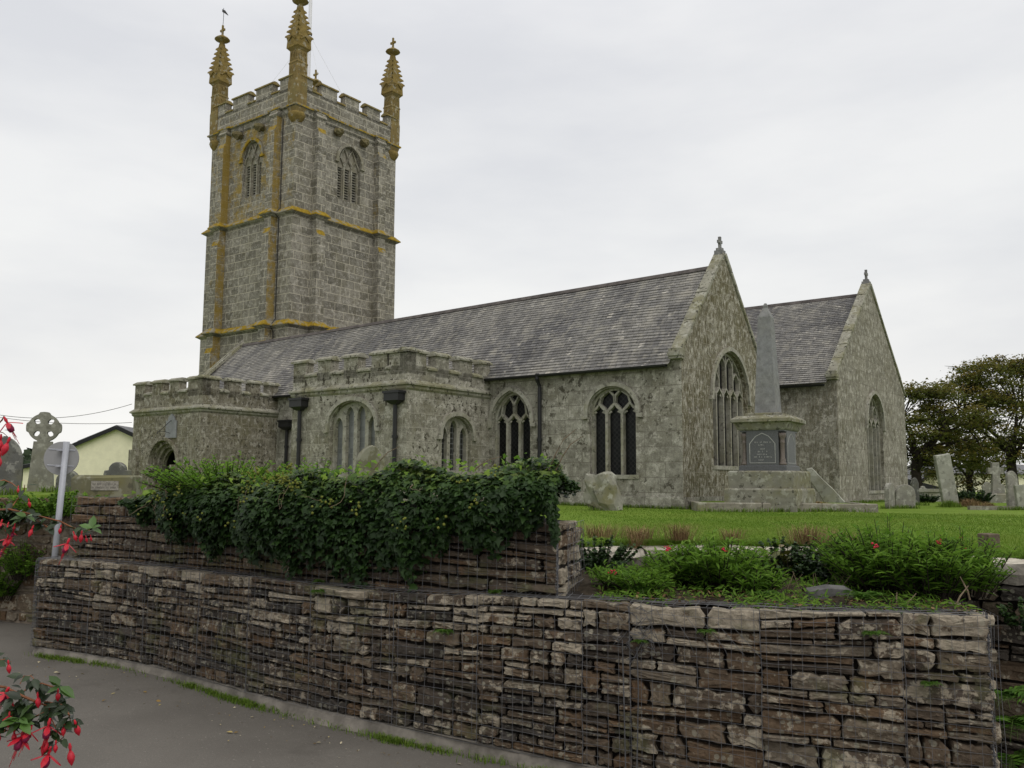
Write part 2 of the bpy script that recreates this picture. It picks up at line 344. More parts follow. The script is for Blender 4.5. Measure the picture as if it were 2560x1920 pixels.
# ---- south aisle
EA, RA, DA = 4.32, 7.5, 6.26       # eaves, ridge heights, depth
mb = MB(); F = FS(0, 0)
W1 = (-2.3, .8, .95, 2.82, .74); W2 = (-6.1, .76, .95, 2.66, .98)
panel(mb, F, rect(-25, 0, -.5, EA), [opening(*W1), opening(*W2)], .32)
P('south_wall', mb, ST_A)
window(F, *W1, 3, 'y', LEAD); window(F, *W2, 3, 'y', LEAD)
mb = MB(); F = FE(0, 0); EW = (3.42, 1.34, 1.25, 3.42, 1.42); cm = 3.13
panel(mb, F, [(0, -.5), (DA, -.5), (DA, EA+.12), (cm, RA+.42), (0, EA+.12)], [opening(*EW)], .34)
P('east_gable', mb, ST_G)
window(F, *EW, 5, 'panel', LEAD)
mb = MB(); panel(mb, frame((-25, 0, 0), (0, 1, 0), (-1, 0, 0)), [(0, -.5), (DA, -.5), (DA, EA+.1), (cm, RA), (0, EA+.1)], []); panel(mb, frame((0, DA, 0), (1, 0, 0), (0, 1, 0)), rect(-25, 0, -.5, EA), [])
P('rear_wall', mb, ST_A)
mb = MB(); mb.box(-.9, .045, -.05, .45, -.5, .32); mb.box(0.002, .06, .45, DA, -.5, .32); mb.box(-25, -.9, -.045, .02, -.5, .32); P('plinth', mb, ST_A)
def roof(name, x0, x1, y0, yr, y1, ze, zr0, zr1, over=.22, wob=.02):
    """two slopes of stepped slate courses; x0 west, x1 east; ridge zr0 (west) to zr1 (east)"""
    mb = MB(); nx = max(2, int((x1-x0)/1.2)); rr = random.Random(5)
    for side in (0, 1):
        ye = y0-over if side == 0 else y1+over; half = abs(yr-ye); zr = (zr0+zr1)/2; zed = ze-over*(zr-ze)/abs(yr-(y0 if side == 0 else y1))
        L = math.hypot(half, zr-zed); rows = max(4, int(L/.14))
        X = [x0+(x1-x0)*i/nx for i in range(nx+1)]
        sag = [.03*math.sin(i*1.3)+.02*math.sin(i*.55+2) for i in range(nx+1)]
        def pt(i, t, lift):
            y = ye+(yr-ye)*t; zt = zr0+(zr1-zr0)*i/nx; ez = zed; z = ez+(zt-ez)*t-sag[i]*math.sin(math.pi*min(1, t*1.0))
            ny, nz = (-(zr-zed)/L*(1 if side == 0 else -1), half/L); return (X[i], y+ny*lift, z+nz*lift)
        for k in range(rows):
            t0, t1 = k/rows, (k+1)/rows; l0 = .022+rr.uniform(-.003, .005)
            for i in range(nx):
                a, b, c, d = pt(i, t0, l0), pt(i+1, t0, l0), pt(i+1, t1, .004), pt(i, t1, .004); e, f = pt(i, t0, -.01), pt(i+1, t0, -.01)
                mb.add([a, b, c, d, e, f], [(0, 1, 2, 3), (4, 5, 1, 0)])
    o = P(name, mb, SLATE, fixn=False)
    rb = MB(); n = nx
    for i in range(n):
        za, zb = zr0+(zr1-zr0)*i/n, zr0+(zr1-zr0)*(i+1)/n; xa, xb = x0+(x1-x0)*i/n+.004, x0+(x1-x0)*(i+1)/n-.004
        s0 = .03*math.sin(i*1.3)*0
        rb.loft([[(x, yr-.15, z-.09), (x, yr-.07, z+.03), (x, yr, z+.06), (x, yr+.07, z+.03), (x, yr+.15, z-.09)] for x, z in ((xa, za), (xb, zb))], cap0=True, closed=False)
    P('ridge_tiles', rb, CLAY, o); return o
CLAY = plain('ridge_clay', (.085, .075, .07), .9, .2, .35, 3)
RF = roof('aisle_roof', -25, -.3, 0, cm, DA, EA, RA-.28, RA+.12)
def gutter(x0, x1, y, z, par):
    mb = MB(); n = 14
    for k in range(n):
        xa, xb = x0+(x1-x0)*k/n, x0+(x1-x0)*(k+1)/n-.01
        ring = [(y-.075*math.cos(t)-.0, z-.075*math.sin(t)) for t in np.linspace(0, math.pi, 7)]
        mb.loft([[(x, a, b) for a, b in ring] for x in (xa, xb)], closed=False, cap0=False, cap1=False)
    P('gutter', mb, IRON, par)
gutter(-25, -.35, -.24, EA-.22, RF)
def coping(name, y0, yr, y1, ze, zr, x, wid=.3, th=.12, mat=None, mid=True):
    mb = MB()
    for ya, yb in ((y0, yr), (y1, yr)):
        n = 7; sg = 1 if yb > ya else -1; L = math.hypot(yb-ya, zr-ze); ny, nz = -(zr-ze)/L*sg, abs(yb-ya)/L
        for i in range(n):
            t0, t1 = i/n, (i+1)/n-.004; j = random.uniform(-.015, .02)
            p0 = Vector((0, ya+(yb-ya)*t0, ze+(zr-ze)*t0)); p1 = Vector((0, ya+(yb-ya)*t1, ze+(zr-ze)*t1)); nv = Vector((0, ny, nz))
            rings = []
            for p in (p0, p1):
                rings.append([p+Vector((x-wid, 0, 0)), p+nv*(th+j)+Vector((x-wid, 0, 0)), p+nv*(th+j)+Vector((x+.05, 0, 0)), p+nv*.02+Vector((x+.05, 0, 0)), p+Vector((x+.003, 0, 0))])
            mb.loft(rings, cap0=True, cap1=True)
    mb.box(x-wid, x+.06, y0-.2, y0+.12, ze-.2, ze+.1); mb.box(x-wid-.02, x+.08, y0-.25, y0+.04, ze-.12, ze-.02)   # kneeler
    return P(name, mb, CAPST)
coping('gable_coping', -.02, cm, DA+.02, EA+.14, RA+.46, 0.0)
def cross(name, x, y, z, s=1.0):
    mb = MB(); mb.box(x-.24*s, x+.2*s, y-.22*s, y+.22*s, z-.1, z+.28*s); mb.box(x-.17*s, x+.13*s, y-.15*s, y+.15*s, z+.28*s, z+.42*s)
    mb.box(x-.08*s, x+.05*s, y-.07*s, y+.07*s, z+.42*s, z+1.02*s); mb.box(x-.083*s, x+.053*s, y-.2*s, y+.2*s, z+.68*s, z+.83*s)
    F_ = frame((x-.015, y, z), (0, 1, 0), (1, 0, 0)); ribbon(mb, F_, [(.13*s*math.cos(t), .755*s+.13*s*math.sin(t)) for t in np.linspace(0, 2*math.pi, 13)[:-1]], .05*s, -.05*s, .05*s, closed=True)
    return P(name, mb, CROSSM)
CROSSM = stone('cross_granite', (.2, .2, .2), .4, .2, 9, .1)
cross('gable_cross', -.12, cm, RA+.44, .62)
mb = MB()
panel(mb, frame((-25.02, 0, 0), (0, 1, 0), (-1, 0, 0)), [(-.1, EA-.1), (cm, RA-.42), (cm, RA-.1), (-.1, EA+.2)], []); 
for ya in (-.12, DA+.12): mb.loft([[(-25.2, ya, EA+.0), (-25.2, ya, EA+.16), (-24.86, ya, EA+.16), (-24.86, ya, EA+.0)], [(-25.2, cm, RA-.3), (-25.2, cm, RA-.13), (-24.86, cm, RA-.13), (-24.86, cm, RA-.3)]], cap0=True)
P('west_verge', mb, CAPST)
def downpipe(x, y, ztop, zbot=-.3, hopper=True, off=0, r=.065):
    mb = MB(); mb.tube([(x, y-.1, ztop), (x, y-.1, zbot)], r, 8)
    for z in np.arange(zbot+.8, ztop-.3, 1.5): mb.tube([(x, y-.1, z), (x, y-.1, z+.09)], r*1.4, 8); mb.box(x-.03, x+.03, y-.06, y, z, z+.05)
    o = P('downpipe', mb, IRON)
    if hopper:
        h = MB(); h.box(x-.3, x+.3, y-.3, y-.003, ztop+.12, ztop+.36); h.box(x-.34, x+.34, y-.33, y-.004, ztop+.34, ztop+.41)
        h.loft([[(x-.29, y-.29, ztop+.12), (x+.29, y-.29, ztop+.12), (x+.29, y-.01, ztop+.12), (x-.29, y-.01, ztop+.12)], [(x-.08, y-.18, ztop+.0), (x+.08, y-.18, ztop+.0), (x+.08, y-.03, ztop+.0), (x-.08, y-.03, ztop+.0)]])
        P('hopper', h, IRON, o)
    else:
        h = MB(); h.tube([(x, y-.24, ztop+.42), (x, y-.24, ztop+.25), (x, y-.1, ztop+.02)], r, 8); P('swan_neck', h, IRON, o)
downpipe(-4.9, 0, 3.72, hopper=False)
# ---- battlements
def battle(mb, F, segs, zc, zm, th=.34, capm=1, mat=0, cap=.13, over=.07):
    """segs: (x0, x1, merlon?)"""
    for x0, x1, up_ in segs:
        z = zm if up_ else zc
        if up_: mb.box(x0, x1, -th, 0, zc-.3, z-cap, mat, F=F)
        e = over if up_ else -.0
        xa, xb = x0-e, x1+e; o = over
        rings = [[F(xa, o, z-cap), F(xb, o, z-cap), F(xb, -th-o, z-cap), F(xa, -th-o, z-cap)], [F(xa, o, z-cap*.55), F(xb, o, z-cap*.55), F(xb, -th-o, z-cap*.55), F(xa, -th-o, z-cap*.55)],
                 [F(xa+.02, -th*.28, z+.02), F(xb-.02, -th*.28, z+.02), F(xb-.02, -th*.72, z+.02), F(xa+.02, -th*.72, z+.02)]]
        mb.loft(rings, cap0=True, cap1=True, mat=capm)
def crenel(x0, x1, merl):
    L = []; x = x0
    for a, b in merl:
        if a > x+.01: L.append((x, a, 0))
        L.append((a, b, 1)); x = b
    if x < x1-.01: L.append((x, x1, 0))
    return L
def string(mb, pts3, prof, mat=0):
    """sweep a profile (out, z) along plan corner list [(x, y, nx, ny)] with mitred offsets"""
    mb.loft([[(x+nx*o, y+ny*o, z) for o, z in prof] for x, y, nx, ny in pts3], closed=False, cap0=False, cap1=False, mat=mat)
SPROF = lambda z, o=.13: [(0.002, z-.16), (o*.45, z-.1), (o*.5, z-.03), (o, z), (o, z+.05), (0.002, z+.16)]
# ---- vestry / south transept
vx0, vx1, vy = -12.3, -7.02, -3.92
mb = MB(); F = FS(0, vy); VS = (-9.38, 1.02, .9, 2.42, .76)
panel(mb, F, rect(vx0, vx1, -.5, 4.2), [opening(*VS)], .3)
F2 = FE(vx1, vy); VE = (2.27, .7, 1.05, 2.2, .54)
panel(mb, F2, rect(0, -vy, -.5, 4.2), [opening(*VE)], .3)
panel(mb, frame((vx0, vy, 0), (0, 1, 0), (-1, 0, 0)), rect(0, -vy, -.5, 4.2), [])
mb.add([(vx0, vy, 4.0), (vx1, vy, 4.0), (vx1, 0, 4.0), (vx0, 0, 4.0)], [(0, 1, 2, 3)])
P('vestry_wall', mb, ST_V)
wv = window(F, *VS, 4, 'heads', LEADC); window(F2, *VE, 3, 'heads', LEADV)
mb = MB()
battle(mb, F, crenel(vx0, vx1, [(vx0, vx0+.62), (vx0+1.22, vx0+1.84), (vx0+2.46, vx0+3.1), (vx0+3.72, vx0+4.38), (vx1-.72, vx1)])[:-1]+[(vx1-.8, vx1, 1)], 4.24, 4.72)
battle(mb, F2, crenel(0, -vy, [(0.0, .8), (1.25, 1.85), (2.4, 3.0), (3.5, 3.92)]), 4.24, 4.72)
battle(mb, frame((vx0, vy, 0), (0, 1, 0), (-1, 0, 0)), [(.3, 3.9, 0)], 4.24, 4.7)
P('vestry_battlement', mb, [ST_V, CAPST])
mb = MB(); string(mb, [(vx0, 0, -1, 0), (vx0, vy, -1, -1), (vx1, vy, 1, -1), (vx1, 0, 1, 0)], SPROF(3.6, .11)); P('vestry_string_course', mb, CAPST)
downpipe(-7.42, vy, 3.0); downpipe(vx0+.5, vy, 3.0)
# ---- porch
px0, px1, py = -22.85, -18.1, -3.5
mb = MB(); F = FS(0, py); D = (-20.55, .98, -.4, 1.25, .98)
panel(mb, F, rect(px0, px1, -.5, 4.15), [opening(*D, 11)], .12)
for k, (da, y_) in enumerate(((.13, -.12), (.26, -.26), (.37, -.4))):                               # stepped door orders
    a0 = D[1]-(.0, .13, .26)[k]; a1 = D[1]-da; panel(mb, F, opening(D[0], a0+.002, -.4, D[3], D[4]-(.0, .13, .26)[k], 11), [opening(D[0], a1, -.39, D[3], D[4]-da, 11)], .14, y=y_)
F2 = FE(px1, py); panel(mb, F2, rect(0, -py, -.5, 4.15), [])
panel(mb, frame((px0, py, 0), (0, 1, 0), (-1, 0, 0)), rect(0, -py, -.5, 4.15), [])
mb.add([(px0, py, 4.0), (px1, py, 4.0), (px1, 0, 4.0), (px0, 0, 4.0)], [(0, 1, 2, 3)])
mb.box(px0-.09, px0+.5, py-.09, py+.4, -.5, 1.9); mb.box(px1-.75, px1+.06, py-.06, py+.75, -.5, 3.24)
P('porch_wall', mb, ST_P)
mb = MB(); ribbon(mb, F, arch(D[1]+.06, D[4]+.07, 13, D[0], D[3]), .13, .003, .07)
for sx in (-1, 1): mb.box(D[0]+sx*(D[1]-.16)-.26, D[0]+sx*(D[1]-.16)+.26, -.3, .07, D[3]-.14, D[3]+.03, F=F); mb.box(D[0]+sx*(D[1]-.16)-.22, D[0]+sx*(D[1]-.16)+.22, -.3, .04, D[3]-.2, D[3]-.14, F=F)
P('doorway_arch', mb, ST_P)
mb = MB(); panel(mb, F, rect(-21.6, -19.5, -.5, 2.3), [], y=-1.6); P('inner_door', mb, plain('old_oak', (.02, .014, .01), .8))
mb = MB()
battle(mb, F, crenel(px0, px1, [(px0, px0+.72), (px0+1.28, px0+1.94), (px0+2.5, px0+3.14), (px1-.98, px1)]), 4.2, 4.66)
battle(mb, F2, crenel(0, -py, [(0, .72), (1.15, 1.72), (2.15, 2.62), (3.02, 3.5)]), 4.2, 4.66)
battle(mb, frame((px0, py, 0), (0, 1, 0), (-1, 0, 0)), [(.3, 3.4, 0)], 4.2, 4.66)
P('porch_battlement', mb, [ST_P, CAPST])
mb = MB(); string(mb, [(px0, 0, -1, 0), (px0, py, -1, -1), (px1, py, 1, -1), (px1, 0, 1, 0)], SPROF(3.4, .13)); P('porch_string_course', mb, CAPST)
downpipe(px1+.75, 0, 2.7)
# ---- chancel (second gable)
cx1, cy0, cy1, CE, CR = 1.68, 8.82, 18.5, 4.45, 8.2; ccm = 13.62
mb = MB(); F = FS(0, cy0); panel(mb, F, rect(-24, cx1, -.5, CE), [rect(-.72, -.52, 3.3, 3.86)], .5); P('chancel_south_wall', mb, ST_N)
F2 = FE(cx1, cy0); CW = (4.75, 1.15, .45, 3.0, 1.2)
mb = MB(); panel(mb, F2, [(0, -.5), (cy1-cy0, -.5), (cy1-cy0, CE+.12), (ccm-cy0, CR+.42), (0, CE+.12)], [opening(*CW)], .34); P('chancel_gable', mb, ST_N)
mb = MB(); panel(mb, frame((0, cy1, 0), (1, 0, 0), (0, 1, 0)), rect(-24, cx1, -.5, CE), []); P('chancel_north_wall', mb, ST_N)
window(F2, *CW, 4, 'panel', LEAD)
CRF = roof('chancel_roof', -24, cx1-.3, cy0, ccm, cy1, CE, CR, CR+.12)
gutter(-6, cx1-.35, cy0-.24, CE-.22, CRF)
coping('chancel_coping', cy0-.02, ccm, cy1+.02, CE+.14, CR+.46, cx1)
cross('chancel_cross', cx1-.12, ccm, CR+.44, .66)
mb = MB(); mb.box(cx1+.002, cx1+.08, .3, cy1-cy0, -.5, .1, F=lambda x, y, z: Vector((x, y+cy0, z))); P('chancel_plinth', mb, ST_N)
# ---- tower
TX, TY, TS = -24.36-3.7, 5.4+3.7, 3.7
def outline(S, p, d=0.0, c=1.2, b=.56):
    out = []
    for k in range(4):
        a = -math.pi/2+k*math.pi/2; nx, ny = math.cos(a), math.sin(a); tx, ty = -ny, nx
        pts = [(-S-d, 0), (-TS+c-d, 0), (-TS+c-d, p), (-TS+c+b+d, p), (-TS+c+b+d, 0), (TS-c-b-d, 0), (TS-c-b-d, p), (TS-c+d, p), (TS-c+d, 0)]
        out += [(TX+nx*(S+d+q)+tx*t, TY+ny*(S+d+q)+ty*t) for t, q in pts]
    return out
ring = lambda z, S, p, d=0.0: [(x, y, z) for x, y in outline(S, p, d)]
LOW, MID, COR = 8.52, 14.42, 20.12
tn = []                                                    # orange weathering by face index: south side and buttress flanks carry it
for k in range(4):
    for i in range(9): tn.append(((.36 if k == 0 else .0 if k == 1 else .2)+(.5 if i in (1, 3) and k == 0 else .26 if i in (5, 7) and k == 0 else .35 if i in (5, 7) and k == 1 else 0)+(.1 if i == 2 and k == 0 else 0), 0, 0))
tnL = [(max(0, t[0]-.22) if i % 9 not in (1, 7) else t[0], 0, 0) for i, t in enumerate(tn)]
tm = MB()
BW = 1.78
zs_b = 18.05
bel = (0.1, .83, 15.9, zs_b, .95)
def stage(z0, z1, S, p0, zb, p1, t):
    # lower part of the buttress stands further out and weathers back under a sloped ledge
    rs = [ring(z0, S, p0), ring(zb, S, p0), ring(zb+.28, S, p1), ring(z1, S, p1)]
    for ra, rb, g_ in zip(rs, rs[1:], (0, 1, 0)):
        for i in range(36): j = (i+1) % 36; tm.add([ra[i], ra[j], rb[j], rb[i]], [(0, 1, 2, 3)], 1 if g_ and i % 9 in (2, 6) else 0, t[i])
stage(-.6, LOW, TS+.1, .58, LOW-1.05, .46, tnL)
stage(LOW, MID, TS+.04, .5, MID-1.0, .38, tnL)
# belfry stage: walls with openings between the buttresses
S3 = TS-.03; zb3 = COR-1.15
r0, r1, r2, r3 = ring(MID, S3, .44), ring(zb3, S3, .44), ring(zb3+.28, S3, .3), ring(COR, S3, .3)
for ra, rb, m_, in ((r0, r1, 0), (r1, r2, 1), (r2, r3, 0)):
    for i in range(36):
        if i % 9 == 4: continue
        j = (i+1) % 36; tm.add([ra[i], ra[j], rb[j], rb[i]], [(0, 1, 2, 3)], 1 if m_ and i % 9 in (2, 6) else 0, tn[i])
def tface(k):
    a = -math.pi/2+k*math.pi/2; nx, ny = math.cos(a), math.sin(a)
    return frame((TX+nx*S3, TY+ny*S3, 0), (-ny, nx, 0), (nx, ny, 0))
hw = TS-1.2-.56
for k in range(4):
    Fk = tface(k); hs = [opening(*bel)] if k in (0, 1) else []
    panel(tm, Fk, rect(-hw, hw, MID, COR), hs, .3, tint=((.5, 0, 0) if k == 0 else (.0, 0, 0)))
P_T = lambda n, mb, m, par=None, **q: P(n, mb, m, par, **q)
tower = P('tower', tm, [ST_T, GOLD])
def tstring(z, o, S, p, name):
    mb = MB(); mb.loft([ring(z-.14, S, p, .005), ring(z-.02, S, p, o*.8), ring(z, S, p, o), ring(z+.05, S, p, o), ring(z+.3, S, p, .005)], mats=[1, 1, 0, 0], cap1=False); P(name, mb, [GOLD, ST_T], tower)
tstring(LOW, .24, TS+.06, .5, 'string_course'); tstring(MID, .24, TS+.01, .42, 'string_course')
mb = MB(); sq = lambda z, s: [(TX-s, TY-s, z), (TX+s, TY-s, z), (TX+s, TY+s, z), (TX-s, TY+s, z)]
mb.loft([ring(COR-.38, S3, .3, .01), ring(COR-.3, S3, .3, .07), ring(COR-.06, S3, .16, .09), ring(COR-.02, S3, .12, .22), ring(COR+.06, S3, .12, .22), ring(COR+.16, S3, .12, .06)], mats=[0, 0, 0, 1, 1], cap1=False)
P('cornice', mb, [ST_T, GOLD], tower)
mb = MB(); PS = TS+.06; mb.loft([sq(COR+.05, PS), sq(COR+1.05, PS)], tints=[[(.3, 0, 0), (.05, 0, 0), (.2, 0, 0), (.2, 0, 0)]], cap1=False)
mb.loft([sq(COR+.05, PS-.4), sq(COR+1.05, PS-.4)], cap1=False); mb.add(sq(COR+.3, PS-.4), [(0, 1, 2, 3)])
zc_, zm_ = COR+1.2, COR+1.82
for k in range(4):
    a = -math.pi/2+k*math.pi/2; nx, ny = math.cos(a), math.sin(a); Fk = frame((TX+nx*PS, TY+ny*PS, 0), (-ny, nx, 0), (nx, ny, 0))
    if k in (0, 2): L = crenel(-PS+.3, PS-.3, [(-PS+.3, -2.38), (-1.72, -.34), (.34, 1.72), (2.38, PS-.3)])
    else: L = crenel(-PS+.3, PS-.3, [(-PS+.3, -2.72), (-2.1, -1.0), (-.42, .62), (1.2, 2.24), (2.82, PS-.3)])
    battle(mb, Fk, L, zc_, zm_, th=.38, cap=.17, over=.075)
P('tower_battlement', mb, [ST_T, stone('battlement_cap', (.25, .19, .07), .3, .25, 6, .5)], tower)
# belfry windows
for k in (0, 1):
    Fk = tface(k); cx, a, z0, zs, h = bel; mb = MB(); lw = 2*a/3
    ribbon(mb, Fk, arch(a+.1, h+.12, 13, cx, zs), .17, .003, .1, mat=1 if k == 0 else 0)
    for sx in (-1, 1): mb.box(cx+sx*(a+.1)-.14, cx+sx*(a+.1)+.14, .003, .12, zs-.12, zs, 1 if k == 0 else 0, F=Fk)
    panel(mb, Fk, opening(cx, a+.01, z0-.01, zs, h+.01), [rect(cx-a+i*lw+.1, cx-a+(i+1)*lw-.1, z0+.1, zs-.28) for i in range(3)], .2, y=-.2)
    for i in range(3):
        c = cx-a+(i+.5)*lw; q = lw/2
        ribbon(mb, Fk, [(c-q, zs-.2), (c-q*.7, zs+.02), (c, zs+.3), (c+q*.7, zs+.02), (c+q, zs-.2)], .08, -.2, -.1)
    for i in (1, 2):
        m = cx-a+i*lw; zt = archz(a, h, m-cx)+zs-.03; q = lw/2
        ribbon(mb, Fk, [(m, zs-.1), (m+q*.7, zs+.15), (m+q, zs+.33), (m+q*.55, zs+.62), (m, zt), (m-q*.55, zs+.62), (m-q, zs+.33), (m-q*.7, zs+.15)], .075, -.2, -.1, closed=True)
        mb.box(m-.05, m+.05, -.2, -.12, z0, zs-.1, F=Fk)
    wo_ = P('belfry_window', mb, [stone('belfry_stone', (.27, .25, .2), .3, .4, 8, .3), GOLD], tower)
    sl_ = MB()
    for i in range(3):
        xa, xb = cx-a+i*lw+.1, cx-a+(i+1)*lw-.1; n = 12
        for j in range(n):
            z = z0+.1+(zs-.28-z0-.1)*(j+.5)/n
            sl_.loft([[Fk(x, -.27, z-.035), Fk(x, -.27, z+.03), Fk(x, -.36, z+.06), Fk(x, -.36, z-.005)] for x in (xa, xb)], cap0=True)
        sl_.add([Fk(xa, -.42, z0), Fk(xb, -.42, z0), Fk(xb, -.42, zs), Fk(xa, -.42, zs)], [(0, 1, 2, 3)], 1)  # black sheet paints the belfry's unlit inside between the slats
    P('louvre', sl_, [stone('louvre_slate', (.2, .19, .16), .2, .3, 9), IRON], wo_)
# carved heads under the cornice
hm = stone('carved_head_stone', (.15, .125, .06), .7, .1, 12)
for k in (0, 1):
    for x in (-.95, .95):
        mb = MB(); Fk = tface(k); rr = random.Random(int(k*9+x*5)); rings = []
        for r_, y in ((.16, 0), (.22, .1), (.26, .28), (.24, .42), (.15, .52), (.04, .56)):
            rings.append([Fk(x+(.92*r_+rr.uniform(-.08, .06))*math.cos(t), y+rr.uniform(-.05, .05), COR-.6+(r_*1.05+rr.uniform(-.08, .06))*math.sin(t)-y*.12) for t in np.linspace(0, 2*math.pi, 10)[:-1]])
        mb.loft(rings); P('carved_head', mb, hm, tower)
# pinnacles
def pinnacle(x, y):
    s = .335; b = COR-.42; zt = 23.25; mb = MB()
    Q = lambda z, h_: [(x-h_, y-h_, z), (x+h_, y-h_, z), (x+h_, y+h_, z), (x-h_, y+h_, z)]
    mb.loft([Q(b, s*.75), Q(b+.3, s*1.02), Q(COR+1.0, s+.02), Q(COR+1.3, s+.02), Q(COR+1.42, s), Q(COR+2.3, s), Q(COR+2.36, s+.03), Q(COR+2.44, s-.01), Q(zt-.1, s-.02), Q(zt, s+.06), Q(zt+.06, s+.12), Q(zt+.5, s+.1), Q(zt+.62, s+.13), Q(zt+.74, s+.03), Q(25.75, .11)], mats=[0]*9+[1]*5)
    for sx in (-1, 1):
        for sy in (-1, 1):                                     # crockets on the four arrises, blind panels on the shaft
            for j in range(6):
                t = j/5.6; h_ = s+.05-(s-.06)*t; z = zt+.72+t*(25.6-zt-.75); px_, py_ = x+sx*h_, y+sy*h_; d = .15-.035*t
                mb.add([(px_-sx*.07, py_+sy*.02, z-.1), (px_+sx*.02, py_-sy*.07, z-.1), (px_+sx*d, py_+sy*d, z-.06), (px_+sx*d*.85, py_+sy*d*.85, z+.02), (px_-sx*.03, py_-sy*.03, z+.16)], [(0, 1, 2), (0, 2, 3), (2, 1, 3), (0, 3, 4), (3, 1, 4), (0, 4, 1)], 1)
    for nx, ny in ((0, -1), (1, 0), (0, 1), (-1, 0)):
        Fk = frame((x+nx*s, y+ny*s, 0), (-ny, nx, 0), (nx, ny, 0))
        for u in (-.13, .13):
            for za, zb in ((COR+1.5, COR+2.2), (COR+2.52, zt-.18)): ribbon(mb, Fk, [(u-.075, za), (u-.075, zb-.15), (u, zb), (u+.075, zb-.15), (u+.075, za)], .035, -.01, .022)
        ribbon(mb, Fk, [(-.3, zt+.42), (0, zt+.66), (.3, zt+.42)], .07, .1, .17, mat=1)
    pn = P('pinnacle', mb, [stone('pinnacle_shaft_stone', (.21, .155, .06), .35, .35, 6, .3), PINN], tower)
    cb = MB(); cb.lathe([(.08, -.62), (.26, -.5), (.4, -.3), (.47, -.12), (.43, 0)], (x, y, b+.1), 12); P('corbel', cb, PINN, pn, smooth=True)
    fb = MB(); fb.lathe([(.1, 0), (.13, .1), (.36, .22), (.44, .28), (.38, .36), (.2, .48), (.07, .56)], (x, y, 25.7), 12)
    fb.box(x-.045, x+.045, y-.045, y+.045, 26.2, 26.86); fb.box(x-.2, x+.2, y-.043, y+.043, 26.5, 26.62); P('finial', fb, PINN, pn)
    return pn
for sx, sy in ((-1, -1), (1, -1), (1, 1), (-1, 1)): pn = pinnacle(TX+sx*(TS-.24), TY+sy*(TS-.24))
mb = MB(); Fk = tface(0); 
for za, zb, off in ((-.5, LOW-.3, .2), (LOW+.4, MID-.2, .1), (MID+.35, COR-.5, .04)): mb.tube([Fk(TS-1.02, off, za), Fk(TS-1.02, off, zb)], .022, 5)
mb.tube([Fk(TS-1.02, .2, LOW-.3), Fk(TS-1.02, .4, LOW), Fk(TS-1.02, .1, LOW+.4)], .022, 5); mb.tube([Fk(TS-1.02, .1, MID-.2), Fk(TS-1.02, .36, MID), Fk(TS-1.02, .04, MID+.35)], .022, 5)
P('lightning_conductor', mb, IRON, tower)
CH = lambda x, y, z: Vector((O.x, O.y, 1.5))+Matrix.Rotation(YAW, 3, 'Z')@Vector((x, y, z))
# weathervane on the south west pinnacle, flagpole with stays
vp = CH(TX-TS+.24, TY-TS+.24, 26.8)
vane = empty('weathervane', vp, .3, 'small dark weathervane on a thin rod atop the tower pinnacle farthest left', 'weathervane')
mb = MB(); mb.tube([(0, 0, 0), (.02, 0, .7), (0, 0, 1.25)], .02, 5); mb.build('rod', IRON, vane)
mb = MB(); mb.loft([[(-.1, -.015, .98), (-.1, .015, .98), (-.1, .015, 1.16), (-.1, -.015, 1.16)], [(.12, -.015, .9), (.12, .015, .9), (.12, .015, 1.1), (.12, -.015, 1.1)], [(.36, -.01, .78), (.36, .01, .78), (.36, .01, .82), (.36, -.01, .82)]], cap0=True); mb.build('vane', IRON, vane); vane.scale = (.75, .75, .9)
WHITE = plain('white_pole_paint', (.62, .62, .64), .5, .4, .05)
fp = CH(TX+.35, TY-.25, COR+.3)
pole = empty('flagpole', fp, 0, 'tall white flagpole with wire stays standing on the tower roof', 'flagpole')
mb = MB(); mb.tube([(0, 0, 0), (0, 0, 5.5), (0, 0, 12)], [.13, .11, .08], 8); mb.build('pole', WHITE, pole)
mb = MB(); mb.tube([(0, 0, 6.0), (0, 0, 6.12)], .15, 8); mb.build('collar', IRON, pole)
STAYM = plain('stay_wire', (.55, .55, .55), .5)
for dx, dy in ((2.9, 1.4), (-2.7, -1.6), (1.5, -2.7)):
    mb = MB(); mb.tube([(0, 0, 6.05), (dx, dy, .9)], .007, 4); mb.build('stay', STAYM, pole)
# sundial on the porch
sdl = empty('sundial', CH(-20.05, py, 0), YAW, 'grey slate sundial with arched head above the porch doorway', 'sundial')
SLB = plain('broken_slate', (.1, .098, .095), .75, .25, .3, 9)
SLT = plain('sundial_slate', (.2, .205, .215), .6, .3, .15, 5)
mb = MB(); F0 = frame((0, 0, 0), (1, 0, 0), (0, -1, 0)); pl = [(-.36, 2.32), (.36, 2.32), (.36, 2.98), (.24, 3.0), (.2, 3.12), (.1, 3.2), (.0, 3.27), (-.1, 3.2), (-.2, 3.12), (-.24, 3.0), (-.36, 2.98)]
panel(mb, F0, pl, [], y=.045); mb.loft([[F0(x, .002, z) for x, z in pl], [F0(x, .045, z) for x, z in pl]], cap1=False); mb.build('dial_plate', SLT, sdl)
mb = MB(); mb.tube([F0(0.02, .05, 3.0), F0(-.02, .62, 2.46)], .014, 5); mb.tube([F0(-.02, .05, 2.5), F0(-.02, .3, 2.56), F0(-.02, .5, 2.55)], .01, 5); mb.build('gnomon', IRON, sdl)
